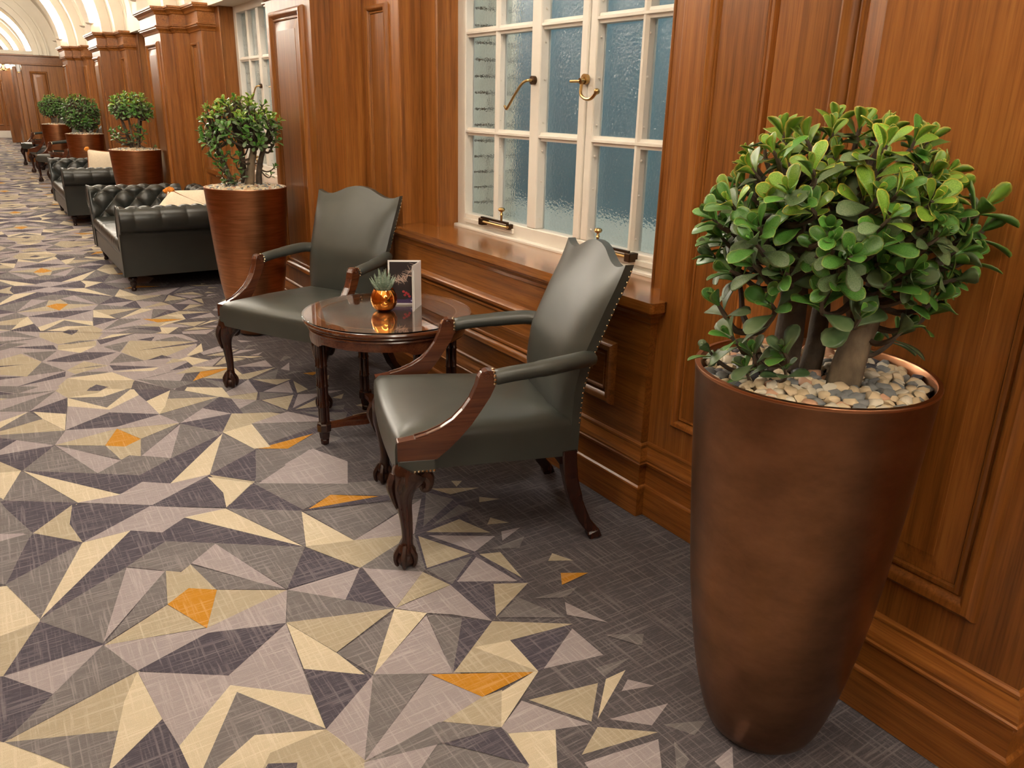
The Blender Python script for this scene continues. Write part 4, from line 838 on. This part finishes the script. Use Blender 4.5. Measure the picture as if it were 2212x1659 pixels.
# ================================================================== tall copper planters
POT_H = 0.968
def make_planter(mat):
    p = empty('planter')
    prof = [(0.100, 0.0), (0.118, 0.004), (0.132, 0.018), (0.144, 0.045), (0.158, 0.090), (0.172, 0.145), (0.187, 0.220), (0.201, 0.310), (0.213, 0.400), (0.223, 0.500), (0.231, 0.600), (0.238, 0.690), (0.244, 0.780), (0.249, 0.860), (0.2535, 0.930), (0.256, 0.960)]
    MB().lathe(prof + [(0.2565, 0.964)], 72, caps=False).build('planter_body', mat, p)
    MB().lathe([(0.2565, 0.962), (0.2572, 0.966), (0.2560, 0.969), (0.2465, 0.9695), (0.2440, 0.966), (0.2425, 0.90)], 72, caps=False).build('planter_rim', 'rim', p)
    MB().lathe([(0.2430, 0.925), (0.15, 0.932), (0.001, 0.936)], 40, caps=False).build('planter_soil', 'soil', p)
    return p
POTS = [(1.479, 1.021), (1.453, 5.344), (1.477, 9.571), (1.450, 13.66), (1.455, 18.10)]
PLAB = ['smooth bronze-brown tall planter beside the nearest armchair', 'tall copper planter between the second armchair and the first sofa', 'tall copper planter between the two sofas', 'tall copper planter after the second sofa, before the distant armchairs', 'farthest copper planter between the distant armchair pairs']
pot_a = make_planter('bronze'); pot_b = make_planter('copper')
for i, (x, y) in enumerate(POTS):
    o = pot_a if i == 0 else pot_b if i == 1 else copy_tree(pot_b)
    o.location = (x, y, 0); tag(o, PLAB[i], 'planter', 'copper planters')
# pebbles ------------------------------------------------------------
rp = random.Random(11)
def pebble_hull(seed):
    r_ = random.Random(seed); bm = bmesh.new()
    for k in range(24):
        d = Vector((r_.gauss(0, 1), r_.gauss(0, 1), r_.gauss(0, 1))).normalized()
        bm.verts.new((d.x * 1.25 * r_.uniform(0.9, 1.08), d.y * 0.95 * r_.uniform(0.9, 1.08), d.z * 0.68 * r_.uniform(0.9, 1.08)))
    g = bmesh.ops.convex_hull(bm, input=bm.verts)
    for v in [v for v in bm.verts if not v.link_faces]: bm.verts.remove(v)
    bmesh.ops.recalc_face_normals(bm, faces=bm.faces)
    vs_ = [tuple(v.co) for v in bm.verts]; bm.verts.index_update(); fs_ = [tuple(v.index for v in f.verts) for f in bm.faces]
    bm.free(); return vs_, fs_
HULLS = [pebble_hull(s) for s in range(8)]
PM = {}
def peb_mesh(h, m_):
    if (h, m_) not in PM:
        me = bpy.data.meshes.new('pebble'); me.from_pydata(HULLS[h][0], [], HULLS[h][1]); me.materials.append(PEB[m_])
        me.polygons.foreach_set('use_smooth', [True] * len(me.polygons)); me.update()
        try: me.set_sharp_from_angle(angle=math.radians(48))
        except Exception: pass
        PM[(h, m_)] = me
    return PM[(h, m_)]
def pick(): return rp.choices([0, 1, 2, 3, 4], [0.42, 0.27, 0.22, 0.06, 0.03])[0]
def scatter(n, rad, mind):
    pts = []; tries = 0
    while len(pts) < n and tries < 60000:
        tries += 1; a, r = rp.uniform(0, 2 * PI), rad * math.sqrt(rp.random()); p = (r * math.cos(a), r * math.sin(a))
        if all((p[0] - q[0]) ** 2 + (p[1] - q[1]) ** 2 > mind * mind for q in pts): pts.append(p)
    return pts
P1 = POTS[0]
TRUNK1 = [(-0.050, 0.045, 0.034), (0.050, -0.035, 0.036), (0.005, 0.055, 0.024), (-0.110, 0.01, 0.014)]   # image right, away, radius
RV = Vector((0.8366, -0.5475, 0)).normalized(); FV = Vector((0.5475, 0.8366, 0)).normalized()
def gv(r, f, z=0.0): return RV * r + FV * f + Vector((0, 0, z))
tr_xy = [gv(a, b) for a, b, c in TRUNK1]
cnt = 0
PN = ['cream pebble', 'pale off-white pebble', 'mottled grey slate pebble', 'pinkish orange pebble', 'dark blue-grey pebble']
for (px_, py_) in scatter(400, 0.2300, 0.0205):
    if any((px_ - t.x) ** 2 + (py_ - t.y) ** 2 < (c[2] + 0.020) ** 2 for t, c in zip(tr_xy, TRUNK1)): continue
    if cnt >= 300: break
    s_ = rp.uniform(0.0120, 0.0190); r2 = math.hypot(px_, py_)
    o = bpy.data.objects.new('pebble', peb_mesh(rp.randrange(8), (pk := pick()))); COL.objects.link(o)
    o.location = (P1[0] + px_, P1[1] + py_, 0.9445 + 0.012 * (1 - (r2 / 0.24) ** 2) + rp.uniform(-0.002, 0.005))
    o.rotation_euler = (rp.uniform(-0.5, 0.5), rp.uniform(-0.5, 0.5), rp.uniform(0, 6.28)); o.scale = (s_, s_, s_)
    tag(o, PN[pk] + ' lying around the trunk of the nearest jade plant', 'pebble', PN[pk] + 's in the nearest planter'); cnt += 1
def pebble_bed(n, rad, mind, z, size, name, label, loc, gm):
    me_v, me_f, mi_ = [], [], []
    for (px_, py_) in scatter(n, rad, mind):
        vs_, fs_ = HULLS[rp.randrange(8)]; s_ = rp.uniform(*size); e_ = Euler((rp.uniform(-.5, .5), rp.uniform(-.5, .5), rp.uniform(0, 6.28))).to_matrix()
        o0 = len(me_v); r2 = math.hypot(px_, py_) / rad
        for v in vs_:
            w = e_ @ Vector(v) * s_; me_v.append((px_ + w.x, py_ + w.y, z + 0.02 * (1 - r2 * r2) + w.z + 0.0))
        k = pick()
        for f_ in fs_: me_f.append(tuple(i + o0 for i in f_)); mi_.append(k)
    me = bpy.data.meshes.new(name); me.from_pydata(me_v, [], me_f)
    for pm_ in PEB: me.materials.append(pm_)
    me.polygons.foreach_set('material_index', mi_); me.update()
    o = bpy.data.objects.new(name, me); COL.objects.link(o); o.location = loc; tag(o, label, 'pebbles', None, 'stuff'); return o
pebble_bed(320, 0.234, 0.019, 0.929, (0.009, 0.013), 'pebble_bed', 'lower layer of pebbles under the stones in the nearest planter', (P1[0], P1[1], 0), None)
for i in range(1, 5):
    pebble_bed(330 if i < 3 else 200, 0.232, 0.019 if i < 3 else 0.025, 0.962, (0.011, 0.018), 'pebble_bed', ['', 'cream pebbles filling the planter beside the second armchair', 'cream pebbles filling the planter between the two sofas', 'cream pebbles filling the planter after the second sofa', 'cream pebbles filling the farthest planter'][i], (POTS[i][0], POTS[i][1], 0), None)
# ================================================================== jade plants
def leaf_data(w=0.5):
    st = [(0.0, 0.10), (0.12, 0.16), (0.30, 0.46), (0.50, 0.80), (0.70, 1.0), (0.86, 0.88), (0.96, 0.50), (1.0, 0.08)]
    vs_, fs_, mg = [], [], []
    for t, q in st:
        hw = q * w / 2; cz = 0.10 * math.sin(PI * t * 0.9); th = 0.055 * (0.5 + 0.5 * q) * (1.0 - 0.4 * t)
        vs_ += [(t, -hw, cz + 0.05 * q), (t, -hw * 0.55, cz + th * 0.4), (t, hw * 0.55, cz + th * 0.4), (t, hw, cz + 0.05 * q), (t, 0, cz - th)]
        e_ = 1.0; tip = max(0, (t - 0.8) / 0.2) ** 1.2
        mg += [e_, 0.25 + 0.7 * tip, 0.25 + 0.7 * tip, e_, 0.2 + 0.6 * tip]
    for i in range(len(st) - 1):
        for j in range(5):
            a, b = i * 5 + j, i * 5 + (j + 1) % 5; fs_.append((a, b, b + 5, a + 5))
    n_ = len(st) - 1
    fs_.append((n_ * 5, n_ * 5 + 1, n_ * 5 + 2, n_ * 5 + 3, n_ * 5 + 4))
    return vs_, fs_, mg
LV, LF, LM = leaf_data(0.52)
def leaf_mesh(mat):
    me = bpy.data.meshes.new('leaf'); me.from_pydata(LV, [], LF); me.materials.append(MAT[mat])
    me.polygons.foreach_set('use_smooth', [True] * len(me.polygons))
    at_ = me.attributes.new('margin', 'FLOAT', 'POINT'); at_.data.foreach_set('value', LM); me.update()
    bm = bmesh.new(); bm.from_mesh(me); bmesh.ops.recalc_face_normals(bm, faces=bm.faces); bm.to_mesh(me); bm.free(); return me
LEAF = {k: leaf_mesh(k) for k in ('leaf_top', 'leaf_mid', 'leaf_low')}
CAMP = Vector((0, 0, 1.5))
def make_plant(base, seed, tips, trunks, label, n_obj, leaf=0.046, name='jade_plant', pairs=4, topz=0.36):
    """tips: (point, axis, scale) relative to the soil centre; trunks: (foot, radius, path)"""
    r_ = random.Random(seed); pl = empty(name, base); tag(pl, label, 'plant', 'jade plants in copper planters')
    for k, (path, rad, dark) in enumerate(trunks):
        sp = smooth_path(path, 4); n_ = len(sp)
        MB().tube([p + Vector((r_.uniform(-.002, .002), r_.uniform(-.002, .002), 0)) for p in sp], [lerp(rad * 1.15, rad * 0.55, (i / (n_ - 1)) ** 0.8) for i in range(n_)], 10).build('trunk', 'bark_dark' if dark else 'bark', pl)
    ends = [(smooth_path(p, 4), rad) for p, rad, d in trunks]
    tw = MB(); leaves = []
    for p, ax, sc in tips:
        p = Vector(p); ax = Vector(ax).normalized()
        # twig back to the nearest trunk, joining it lower down
        best = min(((q - p).length + 0.9 * max(0, q.z - p.z + 0.04), q) for e_, rr2 in ends for q in e_[len(e_) // 3:])[1] if False else None
        cand = [(q - p).length + 1.2 * max(0.0, q.z - p.z + 0.03) for e_, rr2 in ends for q in e_[len(e_) // 3:]]
        allq = [q for e_, rr2 in ends for q in e_[len(e_) // 3:]]
        q = allq[cand.index(min(cand))]
        m_ = (q + p) / 2 + Vector((0, 0, -0.02)) + ax * -0.01
        tw.tube(smooth_path([q, m_, p - ax * 0.03, p], 3), [0.008 * sc, 0.0076 * sc, 0.007 * sc, 0.0065 * sc, 0.006 * sc, 0.0055 * sc, 0.005 * sc, 0.0045 * sc, 0.004 * sc, 0.0035 * sc], 5)
        side = ax.orthogonal().normalized(); roll = r_.uniform(0, PI)
        for k in range(pairs):
            ang = R((14, 34, 58, 84, 102)[k] + r_.uniform(-9, 9)); ls = (0.50, 0.80, 1.0, 1.02, 0.9)[k] * sc * leaf * r_.uniform(0.86, 1.18)
            for s2_ in (0, PI):
                if k >= 2 and r_.random() < 0.12: continue
                rr2 = roll + k * PI / 2 + s2_ + r_.uniform(-0.25, 0.25)
                ra = (Matrix.Rotation(rr2, 3, ax) @ side)
                d = (ax * math.cos(ang) + ra * math.sin(ang)).normalized()
                nrm = (ax * math.sin(ang) - ra * math.cos(ang)).normalized()
                y_ = nrm.cross(d).normalized()
                M_ = Matrix((d, y_, nrm)).transposed().to_4x4()
                M_.translation = p - ax * (0.010 * k * sc) + d * 0.002
                M_ = M_ @ Matrix.Diagonal((ls, ls * r_.uniform(0.85, 1.15), ls, 1))
                hz = (p.z - POT_H)
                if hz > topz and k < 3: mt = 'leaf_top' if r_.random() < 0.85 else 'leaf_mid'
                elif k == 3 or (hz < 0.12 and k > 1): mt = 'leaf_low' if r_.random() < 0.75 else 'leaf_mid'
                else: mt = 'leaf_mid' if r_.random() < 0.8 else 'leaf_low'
                leaves.append((M_, mt))
    tag(tw.build('twigs', 'bark_dark', pl), kind='stuff')
    bw = Vector(base); vdir = (CAMP - bw); vdir.z = 0; vdir.normalize()
    leaves.sort(key=lambda a: -(a[0].translation.dot(vdir) + 0.35 * a[0].translation.z))
    for M_, mt in leaves[:n_obj]:
        o = bpy.data.objects.new('leaf', LEAF[mt]); COL.objects.link(o); o.parent = pl; o.matrix_local = M_
    rest = leaves[n_obj:]
    if rest:
        v_, f_, mi_, mg_ = [], [], [], []; keys = list(LEAF)
        for M_, mt in rest:
            o0 = len(v_); v_ += [tuple(M_ @ Vector(p)) for p in LV]; f_ += [tuple(i + o0 for i in f) for f in LF]; mi_ += [keys.index(mt)] * len(LF); mg_ += LM
        me = bpy.data.meshes.new('foliage'); me.from_pydata(v_, [], f_)
        for k in keys: me.materials.append(MAT[k])
        me.polygons.foreach_set('material_index', mi_); me.polygons.foreach_set('use_smooth', [True] * len(f_))
        at_ = me.attributes.new('margin', 'FLOAT', 'POINT'); at_.data.foreach_set('value', mg_); me.update()
        o = bpy.data.objects.new('foliage', me); COL.objects.link(o); o.parent = pl; tag(o, kind='stuff')
    return pl
def crown(seed, n, rx, rz, cz, zmin, extra=(), inner=0.25):
    r_ = random.Random(seed); tips = []
    for i in range(n):
        f = (i + 0.5) / n; zc = 1 - f * (1 - zmin); a = i * 2.39996 + r_.uniform(-0.25, 0.25)
        h = math.sqrt(max(0, 1 - zc * zc)); d = Vector((h * math.cos(a), h * math.sin(a), zc))
        k = r_.uniform(0.82, 1.06) if r_.random() > inner else r_.uniform(0.5, 0.75)
        p = Vector((d.x * rx * k, d.y * rx * k, cz + d.z * rz * k))
        ax = (Vector((d.x, d.y, d.z * 0.8)) + Vector((0, 0, 0.75)) + Vector((r_.uniform(-.3, .3), r_.uniform(-.3, .3), 0))).normalized()
        if p.x > 0.205: p.x = 0.205; ax.x *= 0.3; ax.normalize()          # the wall behind trims the bush
        tips.append((p, ax, r_.uniform(0.82, 1.18)))
    for (a, b, z, sc) in extra:
        p = gv(a, b, z); p.x = min(p.x, 0.21); ax = (gv(a * 3, b * 3) + Vector((0, 0, 0.8)) + Vector((r_.uniform(-.2, .2), r_.uniform(-.2, .2), 0))).normalized(); tips.append((p, ax, sc))
    return tips
# nearest plant, read off the photograph: dome of leaves, a low left skirt, an arm reaching right
ex1 = [(-0.235, -0.03, 1.115, 1.1), (-0.215, -0.08, 1.06, 1.0), (-0.17, -0.10, 1.03, 0.95), (-0.12, -0.13, 1.045, 1.0), (-0.10, -0.10, 0.998, 0.8), (-0.20, 0.02, 1.17, 1.05), (-0.155, -0.12, 1.14, 1.1), (-0.24, -0.02, 1.01, 0.85), (-0.17, -0.06, 0.985, 0.75),
       (-0.07, -0.16, 1.16, 1.1), (0.0, -0.18, 1.13, 1.1), (0.04, -0.17, 1.20, 1.15), (0.10, -0.15, 1.18, 1.15), (0.17, -0.13, 1.16, 1.1), (0.20, -0.05, 1.11, 1.0), (0.13, -0.10, 1.09, 1.0), (0.20, 0.06, 1.04, 0.9), (0.15, 0.08, 1.0, 0.9),
       (0.29, -0.04, 1.285, 1.2), (0.265, -0.06, 1.335, 1.15), (0.24, -0.09, 1.24, 1.1), (-0.265, -0.03, 1.295, 1.05), (-0.245, -0.08, 1.33, 1.0)]
tips1 = crown(21, 150, 0.240, 0.215, 1.27, -0.45, ex1)
tr1 = [([gv(-0.050, 0.045, 0.90), gv(-0.052, 0.045, 1.0), gv(-0.050, 0.04, 1.12), gv(-0.06, 0.04, 1.25), gv(-0.10, 0.03, 1.36)], 0.034, True),
       ([gv(0.050, -0.035, 0.90), gv(0.060, -0.03, 0.99), gv(0.085, -0.02, 1.08), gv(0.10, -0.02, 1.18), gv(0.13, 0.0, 1.32)], 0.036, False),
       ([gv(0.085, -0.02, 1.075), gv(0.045, -0.05, 1.12), gv(0.02, -0.06, 1.20), gv(0.0, -0.02, 1.34)], 0.022, False),
       ([gv(0.005, 0.055, 0.90), gv(0.02, 0.06, 1.02), gv(0.03, 0.09, 1.16), gv(0.04, 0.11, 1.32)], 0.024, True),
       ([gv(-0.06, 0.03, 1.10), gv(-0.10, -0.02, 1.18), gv(-0.14, -0.03, 1.30)], 0.018, True),
       ([gv(-0.110, 0.01, 0.92), gv(-0.13, -0.02, 0.99), gv(-0.16, -0.04, 1.06)], 0.012, False)]
make_plant((P1[0], P1[1], 0), 5, tips1, tr1, 'large jade plant with yellow-edged leaves in the nearest bronze planter', 300, 0.062)
tr2 = [([gv(-0.07, -0.02, 0.92), gv(-0.09, -0.02, 1.02), gv(-0.13, 0.0, 1.14), gv(-0.16, 0.0, 1.28)], 0.018, False),
       ([gv(0.03, -0.05, 0.92), gv(0.05, -0.04, 1.06), gv(0.075, -0.03, 1.18), gv(0.10, 0.0, 1.32)], 0.030, False),
       ([gv(0.08, 0.02, 0.92), gv(0.09, 0.03, 1.08), gv(0.13, 0.04, 1.22), gv(0.17, 0.03, 1.32)], 0.020, True),
       ([gv(-0.01, 0.03, 0.92), gv(-0.015, 0.03, 1.10), gv(-0.02, 0.02, 1.30)], 0.024, True)]
ex2 = [(-0.10, -0.12, 1.10, 1.0), (-0.06, -0.14, 1.05, 1.0), (-0.13, -0.10, 1.15, 1.0), (0.0, -0.14, 1.12, 1.0), (-0.02, -0.12, 1.03, 0.9), (-0.16, -0.06, 1.20, 1.0), (0.20, 0.0, 1.10, 0.8), (0.17, 0.02, 1.05, 0.7), (-0.25, 0.0, 1.30, 1.1), (0.25, 0.0, 1.38, 1.05), (-0.04, -0.10, 1.0, 0.8), (-0.08, -0.13, 1.17, 1.0), (-0.03, -0.15, 1.18, 1.0), (-0.11, -0.11, 1.05, 0.9), (0.02, -0.13, 1.06, 0.9), (-0.14, -0.08, 1.10, 1.0), (0.03, -0.15, 1.17, 1.0), (-0.19, -0.05, 1.16, 1.0), (-0.09, -0.13, 1.01, 0.8)]
make_plant((POTS[1][0], POTS[1][1], 0), 8, crown(31, 130, 0.240, 0.21, 1.315, -0.50, ex2), tr2, 'jade plant with bare forked trunks in the planter beside the second armchair', 300, 0.046, topz=0.40)
def trunks_generic(seed):
    r_ = random.Random(seed); out = []
    for k in range(4):
        a = k * 1.6 + r_.uniform(0, 0.6); d = Vector((math.cos(a), math.sin(a), 0))
        out.append(([d * 0.03 + Vector((0, 0, 0.92)), d * 0.05 + Vector((0, 0, 1.03)), d * 0.09 + Vector((0, 0, 1.16)), d * 0.13 + Vector((0, 0, 1.30))], r_.uniform(0.016, 0.024), k % 2 == 0))
    return out
ex3 = [(-0.14, -0.02, 1.05, 1.0), (-0.05, -0.12, 1.05, 1.0), (0.04, -0.11, 1.07, 1.0), (0.12, -0.06, 1.08, 1.0), (-0.2, 0.02, 1.09, 1.0), (-0.1, -0.08, 1.18, 1.0), (0.05, -0.1, 1.2, 1.0), (-0.15, 0.05, 1.18, 1.0), (-0.19, -0.05, 1.12, 1.0), (-0.16, -0.10, 1.08, 1.0), (-0.12, -0.12, 1.14, 1.0), (-0.08, -0.14, 1.10, 1.0), (0.0, -0.13, 1.15, 1.0), (0.08, -0.12, 1.12, 1.0), (0.15, -0.08, 1.15, 1.0), (0.10, -0.10, 1.2, 1.0), (0.20, 0.02, 1.0, 0.8), (-0.22, 0.0, 1.16, 1.0)]
make_plant((POTS[2][0], POTS[2][1], 0), 9, crown(41, 105, 0.205, 0.175, 1.36, -0.35, ex3), trunks_generic(2), 'two-tiered jade plant in the planter between the two sofas', 0, 0.052, topz=0.44)
make_plant((POTS[3][0], POTS[3][1], 0), 10, crown(51, 200, 0.265, 0.235, 1.25, -0.92), trunks_generic(3), 'dense round jade plant in the planter after the second sofa', 0, 0.050, topz=0.44)
make_plant((POTS[4][0], POTS[4][1], 0), 12, crown(61, 180, 0.25, 0.20, 1.29, -0.9), trunks_generic(4), 'dense jade plant in the farthest planter', 0, 0.050, topz=0.44)
# ================================================================== lamps seen through the far doorway
cl = empty('chandelier', (1.02, 24.4, 2.0)); tag(cl, 'small branched chandelier glowing beyond the far doorway', 'chandelier')
MB().tube([(0, 0, 0.18), (0, 0, 1.95)], 0.008, 6).build('chandelier_rod', 'brass', cl)
MB().lathe([(0.004, 0.02), (0.03, 0.05), (0.02, 0.12), (0.03, 0.16), (0.006, 0.2)], 10).build('chandelier_hub', 'brass', cl)
for k in range(6):
    a = k * PI / 3
    ar = MB().tube(smooth_path([(0.02 * math.cos(a), 0.02 * math.sin(a), 0.08), (0.10 * math.cos(a), 0.10 * math.sin(a), 0.03), (0.18 * math.cos(a), 0.18 * math.sin(a), 0.10)], 4), 0.006, 5).build('chandelier_arm', 'brass', cl)
    MB().lathe([(0.03, 0.10), (0.045, 0.17), (0.001, 0.175)], 10, (0.18 * math.cos(a), 0.18 * math.sin(a))).build('lamp_shade', 'bulb', ar)
sc_ = empty('wall_sconce', (1.21, YEND - 0.05, 1.93)); tag(sc_, 'small pale wall light on the door jamb at the corridor end', 'light')
MB().box(-0.02, 0.02, -0.03, 0.0, 0.02, 0.10).build('sconce_bracket', 'brass', sc_)
MB().lathe([(0.035, 0.04), (0.05, 0.19), (0.046, 0.19), (0.03, 0.045)], 14, (0, -0.07)).build('sconce_shade', 'card', sc_)
